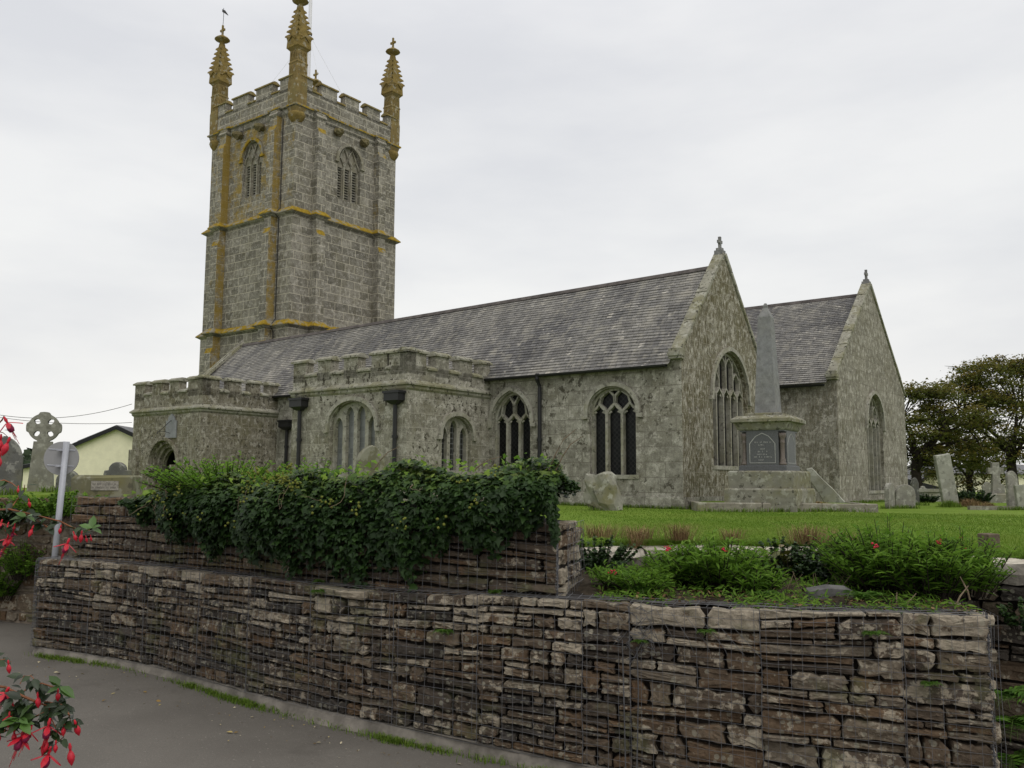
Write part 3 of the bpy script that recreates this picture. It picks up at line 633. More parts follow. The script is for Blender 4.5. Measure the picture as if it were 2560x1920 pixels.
# ------------------------------------------------------------------ ground
def sstep(a, b, x):
    t = np.clip((np.asarray(x, float)-a)/(b-a), 0, 1); return t*t*(3-2*t)
def zg(x, y):
    return 1.5+.52*sstep(0.5, -4.5, x)*sstep(27, 19, y)+.09*sstep(24, 9, y)*sstep(0, 2, x)+.015*np.sin(np.asarray(x)*1.3+np.asarray(y)*.7)
def zroad(x): return np.interp(x, [-30, -12, -8, -5.7, -2, 0, 1, 3.6, 8, 30], [.55, .36, .27, .18, .1, -.04, -.17, -.42, -.7, -1.4])
def grid(name, X, Y, zf, mat, kind='structure'):
    nx, ny = len(X), len(Y[0]); v = [(X[i], Y[i][j], float(zf(X[i], Y[i][j]))) for i in range(nx) for j in range(ny)]
    f = [(i*ny+j, (i+1)*ny+j, (i+1)*ny+j+1, i*ny+j+1) for i in range(nx-1) for j in range(ny-1)]
    mb = MB(); mb.add(v, f); o = mb.build(name, mat, smooth=True, fixn=False); tag(o, kind=kind); return o
def asphalt():
    k = M('road_asphalt', .85, .3); n1 = k.noise(140, 3, .7); n2 = k.noise(.55, 5, .6); n3 = k.noise(38, 2, .5, off=3)
    q = k.mix(k.ramp(n2, .3, .72), (.112, .102, .088), (.158, .145, .126)); q = k.mix(k.ramp(n1, .35, .7, 0, .6), q, (.06, .054, .05)); q = k.mix(k.ramp(k.noise(70, 2, .6, off=8), .6, .7, 0, .45), q, (.19, .175, .155)); q = k.mix(k.ramp(n3, .7, .74, 0, .6), q, (.3, .28, .24)); q = k.mix(k.ramp(k.noise(1.7, 5, .7, off=12), .55, .7, 0, .35), q, (.07, .062, .053))
    k.bump(n1, .35, .006); return k.col(q)
def turf():
    k = M('turf', .95, .1); n1 = k.noise(.45, 5, .6); n2 = k.noise(14, 5, .7); n3 = k.noise(1.6, 4, .65, stretch=(1, 2.5, 1), off=4)
    q = k.mix(k.ramp(n1, .35, .68), (.125, .2, .022), (.165, .245, .034)); q = k.mix(k.ramp(n3, .5, .72, 0, .55), q, (.16, .185, .04)); q = k.mix(k.ramp(n2, .4, .7, 0, .65), q, (.068, .115, .014)); q = k.mix(k.ramp(k.noise(3.5, 5, .7, off=11), .56, .68, 0, .5), q, (.05, .105, .02))
    k.bump(n2, .8, .05); return k.col(q)
ROADM, TURF = asphalt(), turf()
GX = [-5.73, -4.07, -2.08, -.86, .07, 1.08, 2.33, 3.58]; GY = [10.91, 10.16, 8.63, 7.99, 7.66, 7.40, 7.01, 6.77]
gp = [Vector((a, b, 0)) for a, b in zip(GX, GY)]
def smooth_path(P_, n=160):
    pts = []; Q = [P_[0]*2-P_[1]]+P_+[P_[-1]*2-P_[-2]]
    for i in range(1, len(Q)-2):
        p0, p1, p2, p3 = Q[i-1:i+3]
        for k in range(24):
            t = k/24; pts.append(.5*((2*p1)+(p2-p0)*t+(2*p0-5*p1+4*p2-p3)*t*t+(3*p1-p0-3*p2+p3)*t**3))
    pts.append(P_[-1]); return pts
class Path:
    def __init__(s, pts):
        s.p = pts; s.s = [0]
        for a, b in zip(pts, pts[1:]): s.s.append(s.s[-1]+(b-a).length)
        s.L = s.s[-1]; s.X = [p.x for p in pts]; s.Y = [p.y for p in pts]
        tx = np.gradient(s.X); ty = np.gradient(s.Y); l = np.hypot(tx, ty); s.NX = ty/l; s.NY = -tx/l     # normal to the viewer's side
    def __call__(s, t, out, z):
        x = np.interp(t, s.s, s.X); y = np.interp(t, s.s, s.Y); nx = np.interp(t, s.s, s.NX); ny = np.interp(t, s.s, s.NY)
        return Vector((x+nx*out, y+ny*out, z))
    def at_x(s, x): return float(np.interp(x, s.X, s.s))
GP = Path(smooth_path(gp))
X = list(np.linspace(-40, 30, 70)); grid('road', X, [list(np.linspace(-12, 14.5, 36)) for x in X], lambda x, y: zroad(x), ROADM)
def yfront(x):
    if x < -5.1: return 13.25
    if x < .9: return float(np.interp(x, GP.X, GP.Y))+1.25+(1.2 if x > -0.2 else 0)
    return float(np.interp(x, [.9, 1.9, 2.6, 3.2, 4.0, 4.8, 6.6, 9.5, 16, 40], [9.95, 10.3, 10.22, 9.98, 9.25, 8.55, 7.85, 7.05, 6.2, 4.0]))
X = sorted(list(np.linspace(-90, -8, 20))+list(np.linspace(-7.6, 16, 120))+list(np.linspace(17, 110, 24)))
ys = np.concatenate([np.linspace(0, 20, 45), np.array([22, 25, 29, 34, 40, 50, 65, 90, 140, 240, 420])])
grid('churchyard_lawn', X, [[yfront(x)+t for t in np.concatenate([[-.02], ys])] for x in X], lambda x, y: zg(x, y) if y > yfront(x)-.01 else .4, TURF)
# ------------------------------------------------------------------ dry stone walling
def rubble(name, brown=1.0):
    k = M(name, .9, .2); t = k.sepx(k.attr('tint')); n1 = k.noise(16, 6, .7); n2 = k.noise(11, 5, .65, off=5); n3 = k.noise(5, 4, .6, off=9)
    rp = k.n('ValToRGB'); k.l(t[0], rp.inputs[0]); e = rp.color_ramp.elements
    e[0].position = 0; e[0].color = (.058, .052, .046, 1); e[1].position = 1; e[1].color = (.215, .18, .138, 1)
    for p_, c_ in ((.25, (.082, .066, .052)), (.5, (.122, .093, .066)), (.66, (.14, .092, .055)), (.8, (.165, .138, .103))): q_ = e.new(p_); q_.color = (*c_, 1)
    q = k.mix(k.ramp(n1, .3, .7), k.mix(1.0, rp.outputs[0], (.6, .58, .56), 'MULTIPLY'), rp.outputs[0])
    q = k.mix(k.math('MULTIPLY', k.ramp(n3, .58, .68), .35), q, (.15, .085, .045))
    pm = k.ramp(k.math('ADD', n2, k.math('MULTIPLY', t[1], .42)), .66, .74); q = k.mix(k.math('MULTIPLY', pm, .9), q, k.mix(k.ramp(n1, .35, .65), (.24, .207, .155), (.38, .33, .255)))
    vo = k.n('TexVoronoi'); vo.inputs['Scale'].default_value = 19; k.l(k.tc.outputs['Object'], vo.inputs[0])
    vr = k.math('ADD', k.math('MULTIPLY', k.sepx(vo.outputs['Color'])[0], .34), k.math('MULTIPLY', n1, .3)); vm = k.math('MULTIPLY', k.ramp(k.math('SUBTRACT', vr, vo.outputs['Distance']), .0, .07), k.ramp(k.noise(4, 3, .6, off=13), .4, .56)); q = k.mix(k.math('MULTIPLY', vm, .45), q, (.31, .3, .235))
    q = k.mix(k.math('MULTIPLY', k.ramp(k.noise(2.2, 4, .6, off=17), .54, .68), .45), q, (.095, .105, .04))
    k.bump(n1, .9, .025); return k.col(q)
RUBBLE = rubble('gabion_stone')
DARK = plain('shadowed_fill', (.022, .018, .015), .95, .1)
def wobble(rr, a, n=4):
    c = [(rr.uniform(.5, 3.2), rr.uniform(0, 6.3), rr.uniform(.3, 1)) for _ in range(n)]
    return lambda s: a*sum(w_*math.sin(f_*s+p_) for f_, p_, w_ in c)/n*1.6
def drystone(mb, F, s0, s1, zlo, zhi, hm=.105, wm=.3, seed=1, depth=.06, gap=.008, palef=None, slope=.0, rough=1.0, tonef=None):
    rr = random.Random(seed); h = (zhi(s0)+zhi(s1)-zlo(s0)-zlo(s1))/2; n = max(2, round(h/hm))
    cut = sorted([(k+rr.uniform(-.33, .33))/n for k in range(1, n)]); cut = [0]+cut+[1]; wob = [wobble(rr, hm*.34 if 0 < k < n else .012) for k in range(n+1)]
    bz = lambda k, s: zlo(s)+(zhi(s)-zlo(s))*cut[k]+wob[k](s)
    def stone_(sa, sb, za0, za1, zb0, zb1):
        w_ = sb-sa; c = [(sa, za0), (sb, zb0), (sb, zb1), (sa, za1)]
        hh = max(.02, ((za1-za0)+(zb1-zb0))/2); out = []
        if hh < .022: return
        for i in range(4):
            p, q, r_ = c[i-1], c[i], c[(i+1) % 4]
            for o_, L in ((p, 1), (r_, 1)):
                d = math.hypot(o_[0]-q[0], o_[1]-q[1]); t = min(.42, rr.choice((.06, .15, .3, .5))*rr.uniform(.6, 1.2)*hh/d); out.append((q[0]+(o_[0]-q[0])*t, q[1]+(o_[1]-q[1])*t))
            d = math.hypot(r_[0]-q[0], r_[1]-q[1]); m_ = 3 if d > .26 else 2 if d > .13 else 1
            nx_, nz_ = (r_[1]-q[1])/max(d, 1e-6), -(r_[0]-q[0])/max(d, 1e-6)
            for j in range(1, m_+1):
                t = .3+.4*j/(m_+1)+rr.uniform(-.05, .05); e_ = rr.uniform(-1.0, .25)*.021*rough*min(1.2, hh/.1); out.append((q[0]+(r_[0]-q[0])*t+nx_*e_, q[1]+(r_[1]-q[1])*t+nz_*e_))
        cs = sum(p[0] for p in out)/len(out); cz = sum(p[1] for p in out)/len(out)
        d0 = depth*rr.uniform(.3, 1.1); tx_, tz_ = rr.uniform(-.1, .1)*rough, rr.uniform(-.18, .18)*rough; bev = min(rr.choice((.008, .014, .022)), hh*.26)
        dd = lambda s, z: d0+(s-cs)*tx_+(z-cz)*tz_
        ins = 1-min(.28, 1.1*bev/hh); r2 = .55
        rings = [[F(s, -.1, z) for s, z in out], [F(s, dd(s, z)-bev, z) for s, z in out],
                 [F(cs+(s-cs)*(1-(1-ins)*.35), dd(s, z)-bev*.25+rr.uniform(-.004, .003)*rough, cz+(z-cz)*(1-(1-ins)*.45)) for s, z in out],
                 [F(cs+(s-cs)*(1-(1-ins)*.9), dd(s, z)+rr.uniform(-.006, .005)*rough, cz+(z-cz)*ins) for s, z in out],
                 [F(cs+(s-cs)*r2, dd(s, z)+rr.uniform(-.006, .012)*rough, cz+(z-cz)*r2) for s, z in out]]
        pal = (palef(cs, cz) if palef else .3)*rr.uniform(.2, 1.5)+rr.uniform(-.2, .15); tone = rr.random()**(.9) if not tonef else tonef(rr)
        tn_ = (tone, max(0, min(1, pal)), rr.random()); b0 = len(mb.f)
        mb.loft(rings, tints=[[tn_]*len(out)]*4); mb.t[-1] = tn_
    for k in range(n):
        s = s0
        while s < s1-.02:
            w_ = min(wm*math.exp(rr.gauss(0, .5)), wm*2.6); w_ = max(w_, .09)
            if s+w_ > s1-.1: w_ = s1-s
            sk = rr.uniform(-.025, .025); a0, a1, b0, b1 = bz(k, s)+gap, bz(k+1, s)-gap, bz(k, s+w_)+gap, bz(k+1, s+w_)-gap; g = rr.uniform(.003, .014)
            hh = (a1-a0+b1-b0)/2
            if hh > .085 and rr.random() < .28:
                f = rr.uniform(.3, .7); ma, mb_ = a0+(a1-a0)*f, b0+(b1-b0)*(f+rr.uniform(-.15, .15)); ma, mb_ = ma, max(b0+.02, min(b1-.02, mb_))
                stone_(s+g, s+w_-g, a0, ma-gap*.7, b0, mb_-gap*.7); cutx = s+w_*rr.uniform(.35, .65) if w_ > .24 and rr.random() < .5 else None
                if cutx:
                    tm_ = (cutx-s)/w_; mm = ma+(mb_-ma)*tm_; tt = a1+(b1-a1)*tm_
                    stone_(s+g, cutx-.006, ma+gap*.7, a1, mm+gap*.7, tt); stone_(cutx+.006, s+w_-g, mm+gap*.7, tt, mb_+gap*.7, b1)
                else: stone_(s+g, s+w_-g, ma+gap*.7, a1, mb_+gap*.7, b1)
            else: stone_(s+g, s+w_-g, a0, a1, b0, b1)
            s += w_
WIRE = plain('galvanised_wire', (.105, .105, .11), .5, .4, .2, metal=.3)
def wires(mb, F, s0, s1, zlo, zhi, out, step=.088, r=.0022, seed=3, vs=True):
    rr = random.Random(seed); n = max(1, int((s1-s0)/step)); m_ = 10
    for i in range(n+1):
        s = s0+(s1-s0)*i/n; z0, z1 = zlo(s), zhi(s); mb.tube([F(s+rr.uniform(-.006, .006), out+rr.uniform(-.01, .012), z0+(z1-z0)*j/5) for j in range(6)], r, 3, cap=False)
    zmin = max(zlo(s0), zlo(s1)); zmax = min(zhi(s0), zhi(s1)); rows = int((zmax-min(zlo(s0), zlo(s1)))/step)
    K = max(4, int((s1-s0)/.22))
    for j in range(rows+1):
        w_ = wobble(rr, .008); pts = []
        for i in range(K+1):
            s = s0+(s1-s0)*i/K; z0, z1 = zlo(s), zhi(s); pts.append(F(s, out+.004+rr.uniform(-.008, .008), z0+(z1-z0)*j/max(rows, 1)+w_(s)))
        mb.tube(pts, r, 3, cap=False)
BASE = lambda s: float(np.interp(GP(s, 0, 0).x, [-5.73, -4.07, -2.08, -.86, .07, 1.08, 2.33, 3.58], [.27, .22, .2, .14, .05, -.06, -.2, -.32]))
TOP = lambda s: 1.3+.012*math.sin(s*2.1)
sB = GP.at_x(.99)
def gabion(name, F, s0, s1, zlo, zhi, seed, hm, wm, label, palef, depth=.9, left_end=False, right_end=False, out0=.0, tonef=None, top=True, rough=1.0):
    o = empty(name, F(s0, 0, 0)*0, 0, label, 'gabion wall', 'wire gabion baskets filled with stone')
    mb = MB(); rc = random.Random(seed); cols = [s0]
    while top and cols[-1] < s1-1.2: cols.append(cols[-1]+rc.uniform(.75, 1.05))
    cols.append(s1)
    for ci, (ca_, cb_) in enumerate(zip(cols, cols[1:])): drystone(mb, F, ca_-.012, cb_+.012, zlo, zhi, hm*rc.uniform(.88, 1.15), wm, seed+ci*3, palef=palef, tonef=tonef, rough=rough)
    for flag, s_, sg in ((left_end, s0, -1), (right_end, s1, 1)):
        if flag:
            P0 = F(s_, 0, 0); tdir = (F(s_, -1, 0)-P0); ndir = Vector((tdir.y, -tdir.x, 0))*(1 if sg > 0 else -1)*1
            if sg > 0: FF = lambda t, out, z: P0+tdir*t+ndir*out+Vector((0, 0, z))
            else: FF = lambda t, out, z: P0+tdir*t+ndir*out+Vector((0, 0, z))
            drystone(mb, FF, .0, depth, lambda t: zlo(s_), lambda t: zhi(s_), hm, wm*.8, seed+9, palef=(lambda a, b: .75) if sg > 0 else palef, tonef=tonef)
    mb.build('stones', RUBBLE, o)
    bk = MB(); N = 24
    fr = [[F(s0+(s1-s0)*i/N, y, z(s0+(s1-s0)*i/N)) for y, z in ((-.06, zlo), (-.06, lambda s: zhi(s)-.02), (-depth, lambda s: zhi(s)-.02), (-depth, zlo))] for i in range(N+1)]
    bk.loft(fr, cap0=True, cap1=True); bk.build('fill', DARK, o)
    wm_ = MB(); wires(wm_, F, s0, s1, zlo, zhi, .07, seed=seed, r=.0019)
    for cs_ in cols[1:-1]: wm_.tube([F(cs_+.006*math.sin(j*2.), .068, zlo(cs_)+(zhi(cs_)-zlo(cs_))*j/6) for j in range(7)], .0034, 4, cap=False)
    if top:
        for j in range(5):                                            # lid mesh
            K = int((s1-s0)/.2); wm_.tube([F(s0+(s1-s0)*i/K, .05-j*.06, zhi(s0)+.012+random.uniform(-.006, .01)) for i in range(K+1)], .0025, 3, cap=False)
        for i in range(int((s1-s0)/.088)): 
            s = s0+i*.088; wm_.tube([F(s, .06, zhi(s)+.005), F(s+.01, -.1, zhi(s)+.016), F(s, -.26, zhi(s)+.012)], .0022, 3, cap=False)
    for flag, s_, sg in ((left_end, s0, -1), (right_end, s1, 1)):
        if flag:
            for q in range(16): wm_.tube([F(s_+sg*(.03+random.uniform(-.02, .07)), .05-random.uniform(0, .12), z) for z in np.linspace(zlo(s_), zhi(s_)+.02, 9)], .003, 3, cap=False)
            hx = [F(s_+sg*(.04+.05*math.cos(t)), .03+.05*math.sin(t), zlo(s_)+(zhi(s_)-zlo(s_))*t/150) for t in np.arange(0, 150, .8)]; wm_.tube(hx, .003, 3, cap=False)
            P0 = F(s_, 0, 0); tdir = (F(s_, -1, 0)-P0); nd = (F(s_+.001, 0, 0)-F(s_-.001, 0, 0)).normalized()*sg
            wires(wm_, lambda t, out, z: P0+tdir*t+nd*out+Vector((0, 0, z)), 0, depth, lambda t: zlo(s_), lambda t: zhi(s_), .08, seed=seed+4)
    wm_.build('wire_mesh', WIRE, o)
    return o
pl1 = lambda s, z: .5*max(0, (z-.65))/.6+.16+.12*s/10
pl2 = lambda s, z: .6 if z > 1.0 else .3
t1 = lambda rr: rr.random()**1.15*.86
t2 = lambda rr: .25+rr.random()*.75
g1 = gabion('gabion_wall', GP, 0.0, sB-.002, BASE, TOP, 11, .104, .25, 'long dark gabion wall of brown slate along the road, from its curved end to the torn mesh gap', pl1, left_end=True, tonef=t1)
g2 = gabion('gabion_wall', GP, sB+.004, GP.L, BASE, TOP, 23, .132, .36, 'paler gabion wall of big lichened blocks right of the torn gap, ending at the fern hollow', pl2, right_end=True, tonef=t2)
mb = MB(); rr = random.Random(4)                                      # torn mesh in the gap between the two
for q in range(26):
    a = Vector(GP(sB+rr.uniform(-.14, .16), rr.uniform(.02, .1), rr.uniform(1.0, 1.3))); pts = [a]
    for j in range(5): a = a+Vector((rr.uniform(-.07, .07), rr.uniform(-.03, .02), rr.uniform(-.09, .03))); pts.append(a)
    mb.tube(pts, .0028, 3, cap=False)
mb.tube([GP(sB-.04, .07, BASE(sB)), GP(sB-.05, .08, .6), GP(sB-.06, .07, 1.0)], .005, 4); mb.tube([GP(sB+.05, .07, BASE(sB)+.02), GP(sB+.07, .08, .6), GP(sB+.06, .07, .95)], .005, 4)
for q in range(7): mb.tube([GP(sB+.1+.12*q, .075, 1.28-.02*q), GP(sB+.2+.14*q, .085, 1.1-.03*q), GP(sB+.26+.13*q, .08, .93)], .0025, 3, cap=False)
mb.build('torn_wire', WIRE, g2)
# concrete footing
CONC = plain('footing_concrete', (.16, .145, .125), .95, .15, .35, 5)
mb = MB(); N = 90; rr = random.Random(2); rings = []
for i in range(N+1):
    s = -.12+(GP.L+.3)*i/N; z = BASE(max(0, s)); w_ = .05+.02*math.sin(s*1.7)+rr.uniform(-.012, .012); zr = float(zroad(GP(max(0, s), 0, 0).x))
    if s < .35: w_ = .1-.25*(.35-s)
    rings.append([GP(s, -.6, z-.4), GP(s, -.2, z), GP(s, .05, z+.0), GP(s, w_, z-.015+rr.uniform(-.008, .006)), GP(s, w_+.05, min(zr-.02, z-.06)), GP(s, w_+.05, zr-.3)])
mb.loft(rings, cap0=True, cap1=True); ft = mb.build('kerb', CONC); tag(ft, kind='structure')
# upper tier
UP = Path([GP(s, -.2, 0) for s in np.linspace(GP.at_x(-5.45), GP.at_x(.36), 80)])
gu = gabion('gabion_wall', UP, 0, UP.L, lambda s: 1.27, lambda s: 2.06-.1*max(0, s-5.2)/1.0, 31, .1, .36, 'upper gabion tier of brown slate half hidden under dark ivy, set back on the lower wall', lambda s, z: .14, right_end=True, tonef=lambda rr: .25+rr.random()*.5, top=False, depth=.85)
# old boundary wall with capstones
BP = Path(smooth_path([Vector(p) for p in ((.55, 9.6, 0), (1.0, 9.75, 0), (1.92, 10.1, 0), (3.19, 9.75, 0), (4.77, 8.25, 0), (6.6, 7.6, 0), (9.5, 6.8, 0))]))
bw = empty('boundary_wall', (0, 0, 0), 0, 'old churchyard wall of dark rubble topped with rough pale granite coping, behind the planted ledge', 'wall')
mb = MB(); drystone(mb, BP, 0, BP.L, lambda s: -.4, lambda s: 1.36, .17, .34, 41, palef=lambda s, z: .1, tonef=lambda rr: rr.random()*.6, depth=.06); mb.build('rubble_face', RUBBLE, bw)
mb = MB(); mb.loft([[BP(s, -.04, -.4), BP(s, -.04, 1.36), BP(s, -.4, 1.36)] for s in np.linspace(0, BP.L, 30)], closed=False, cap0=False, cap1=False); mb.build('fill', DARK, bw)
def capmat():
    k = M('coping_lichen', .95, .15); n1 = k.noise(9, 6, .7); n2 = k.noise(4, 5, .65, off=4); g = k.n('NewGeometry'); z = k.sepx(g.outputs['Normal'])[2]
    q = k.mix(k.ramp(n1, .3, .7), (.17, .155, .13), (.27, .25, .215)); lich = k.math('MULTIPLY', k.ramp(k.math('ADD', n2, k.math('MULTIPLY', z, .33)), .62, .74), .95); q = k.mix(lich, q, k.mix(k.ramp(n1, .4, .6), (.4, .365, .3), (.54, .5, .42)))
    k.bump(n1, .8, .03); return k.col(q)
CAPM = capmat(); s = .25; rr = random.Random(8)
while s < BP.L-.1:
    L = min(rr.uniform(.6, 1.25), BP.L-s); mb = MB(); n = 9; rings = []; th = rr.uniform(.15, .2); tl = rr.uniform(-.02, .02)
    for i in range(n+1):
        q = s+.012+(L-.024)*i/n; e = 0.03 if i in (0, n) else 0; j = lambda a: rr.uniform(-a, a)
        rings.append([BP(q, .06-e+j(.02), 1.36+j(.01)), BP(q, .1-e+j(.025), 1.36+th*.5+j(.012)), BP(q, .06-e+j(.02), 1.36+th-.02+tl+j(.01)), BP(q, -.08, 1.36+th+tl+.015+j(.012)), BP(q, -.3, 1.36+th+tl+.01+j(.014)), BP(q, -.5-j(.03), 1.36+th-.02+j(.01)), BP(q, -.52, 1.36)])
    mb.loft(rings, cap0=True, cap1=True); mb.build('capstone', CAPM, bw, smooth=False); s += L+.015
# planted ledge between the gabion and the old wall
SOIL = plain('bed_soil', (.045, .036, .026), .98, .05, .4, 14)
xs = np.linspace(.2, 5.2, 40); mb = MB(); rings = []
for i, x in enumerate(np.linspace(.25, 3.62, 40)):
    f_ = GP(GP.at_x(x), -.12, 0); b_ = BP(BP.at_x(max(.6, x+.35)), .05, 0)
    if x > 3.1: b_ = BP(BP.at_x(x+.3), .3, 0)
    rings.append([tuple(f_.lerp(b_, t).xy)+(1.27+.1*t+.02*math.sin(x*9+t*7)+random.uniform(-.01, .015),) for t in np.linspace(0, 1, 9)])
mb.loft(rings, closed=False, cap0=False, cap1=False); bed = mb.build('planting_bed', SOIL, smooth=True, fixn=False); tag(bed, kind='structure')
# ------------------------------------------------------------------ foliage helpers
def fastmesh(name, V, Fc, mat, parent=None, tint=None):
    """V (n,3); Fc (m,k) faces of one size"""
    me = bpy.data.meshes.new(name); n, m, k = len(V), len(Fc), Fc.shape[1]
    me.vertices.add(n); me.vertices.foreach_set('co', V.astype(np.float32).ravel()); me.loops.add(m*k); me.loops.foreach_set('vertex_index', Fc.astype(np.int32).ravel())
    me.polygons.add(m); me.polygons.foreach_set('loop_start', np.arange(0, m*k, k, dtype=np.int32)); 
    if tint is not None: me.attributes.new('tint', 'FLOAT_VECTOR', 'FACE').data.foreach_set('vector', tint.astype(np.float32).ravel())
    me.materials.append(mat); me.update(calc_edges=True); me.validate(); o = bpy.data.objects.new(name, me); C.objects.link(o)
    if parent: o.parent = parent
    return o
def unit(a): return a/np.maximum(np.linalg.norm(a, axis=-1, keepdims=True), 1e-9)
T_IVY = (np.array([(0, -.1, .05), (0, -.34, 0), (-.3, -.42, -.04), (-.5, -.06, -.06), (-.22, .1, .03), (0, .6, -.1), (.22, .1, .03), (.5, -.06, -.06), (.3, -.42, -.04)]), np.array([(0, i, i+1) for i in range(1, 8)]+[(0, 8, 1)]))
T_LANCE = (np.array([(0, 0, 0), (-.11, .35, .04), (0, .4, -.02), (.11, .35, .04), (-.09, .7, .0), (0, .72, -.05), (.09, .7, .0), (0, 1.05, -.14)]), np.array([(0, 2, 1), (0, 3, 2), (1, 2, 4), (2, 5, 4), (2, 3, 5), (3, 6, 5), (4, 5, 7), (5, 6, 7)]))
T_OVAL = (np.array([(0, 0, 0), (-.24, .3, .05), (0, .35, -.02), (.24, .3, .05), (-.22, .62, .03), (0, .66, -.04), (.22, .62, .03), (0, 1.0, -.1)]), T_LANCE[1])
T_TRI = (np.array([(-.28, 0, 0), (.28, 0, 0), (.1, .6, .08), (-.12, .75, -.05)]), np.array([(0, 1, 2), (0, 2, 3)]))
def leaves(name, pos, nrm, tip, size, tmpl, mat, parent=None, tint=None):
    tv, tf = tmpl; n = len(pos); nz = unit(nrm); ty = tip-nz*(tip*nz).sum(1, keepdims=True); ty = unit(ty); tx = np.cross(ty, nz); s = np.asarray(size).reshape(-1, 1, 1)
    V = pos[:, None, :]+s*(tv[None, :, 0:1]*tx[:, None, :]+tv[None, :, 1:2]*ty[:, None, :]+tv[None, :, 2:3]*nz[:, None, :])
    Fc = (tf[None]+(np.arange(n)*len(tv))[:, None, None]).reshape(-1, 3)
    tn_ = np.repeat(tint if tint is not None else rng.random((n, 3)), len(tf), axis=0)
    return fastmesh(name, V.reshape(-1, 3), Fc, mat, parent, tn_)
def leafmat(name, cols, rough=.5, spec=.35, trans=.12):
    k = M(name, rough, spec); t = k.sepx(k.attr('tint')); rp = k.n('ValToRGB'); k.l(t[0], rp.inputs[0]); e = rp.color_ramp.elements
    e[0].position = 0; e[0].color = (*cols[0], 1); e[1].position = 1; e[1].color = (*cols[-1], 1)
    for i, c in enumerate(cols[1:-1]): q = e.new((i+1)/(len(cols)-1)); q.color = (*c, 1)
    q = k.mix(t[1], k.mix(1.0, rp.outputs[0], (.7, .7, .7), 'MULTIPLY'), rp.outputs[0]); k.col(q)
    if trans:
        tr = k.n('BsdfTranslucent'); k.l(q, tr.inputs[0]); mxs = k.n('MixShader'); mxs.inputs[0].default_value = trans; k.l(k.b.outputs[0], mxs.inputs[1]); k.l(tr.outputs[0], mxs.inputs[2])
        o = [n for n in k.t.nodes if n.type == 'OUTPUT_MATERIAL'][0]; k.l(mxs.outputs[0], o.inputs[0])
    return k.m
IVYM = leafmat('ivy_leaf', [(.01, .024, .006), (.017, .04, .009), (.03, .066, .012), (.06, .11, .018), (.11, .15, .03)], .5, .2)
GREENM = leafmat('fresh_leaf', [(.075, .155, .02), (.125, .25, .028), (.2, .34, .045), (.29, .41, .07)], .6, .15, .5)
FERNM = leafmat('fern_leaf', [(.05, .12, .016), (.08, .18, .022), (.13, .25, .035)], .55, .2, .3)
TREEM = leafmat('sycamore_leaf', [(.055, .08, .015), (.1, .12, .023), (.17, .15, .032), (.22, .15, .036)], .65, .15, .42)
DRYM = leafmat('dry_grass', [(.16, .1, .05), (.26, .17, .085), (.36, .26, .14)], .8, .1, .1)
GRASSM = leafmat('grass_blade', [(.095, .17, .018), (.14, .24, .028), (.205, .28, .05)], .65, .15, .4)
TWIG = plain('bare_twig', (.15, .115, .075), .85, .2, .35, 20)
BARK = plain('bark', (.03, .025, .02), .95, .1, .35, 6)
UMB = plain('ivy_flower', (.13, .145, .03), .9, .1, .35, 40)
def ico(r, n=1):
    bm = bmesh.new(); bmesh.ops.create_icosphere(bm, subdivisions=n, radius=r); V = np.array([v.co[:] for v in bm.verts]); Fc = np.array([[v.index for v in f.verts] for f in bm.faces]); bm.free(); return V, Fc
def balls(name, pos, rad, mat, parent=None, n=1):
    bv, bf = ico(1.0, n); V = pos[:, None, :]+bv[None]*np.asarray(rad).reshape(-1, 1, 1)*(1+.25*rng.standard_normal((len(pos), len(bv), 1))*.5); Fc = (bf[None]+(np.arange(len(pos))*len(bv))[:, None, None]).reshape(-1, 3)
    return fastmesh(name, V.reshape(-1, 3), Fc, mat, parent)
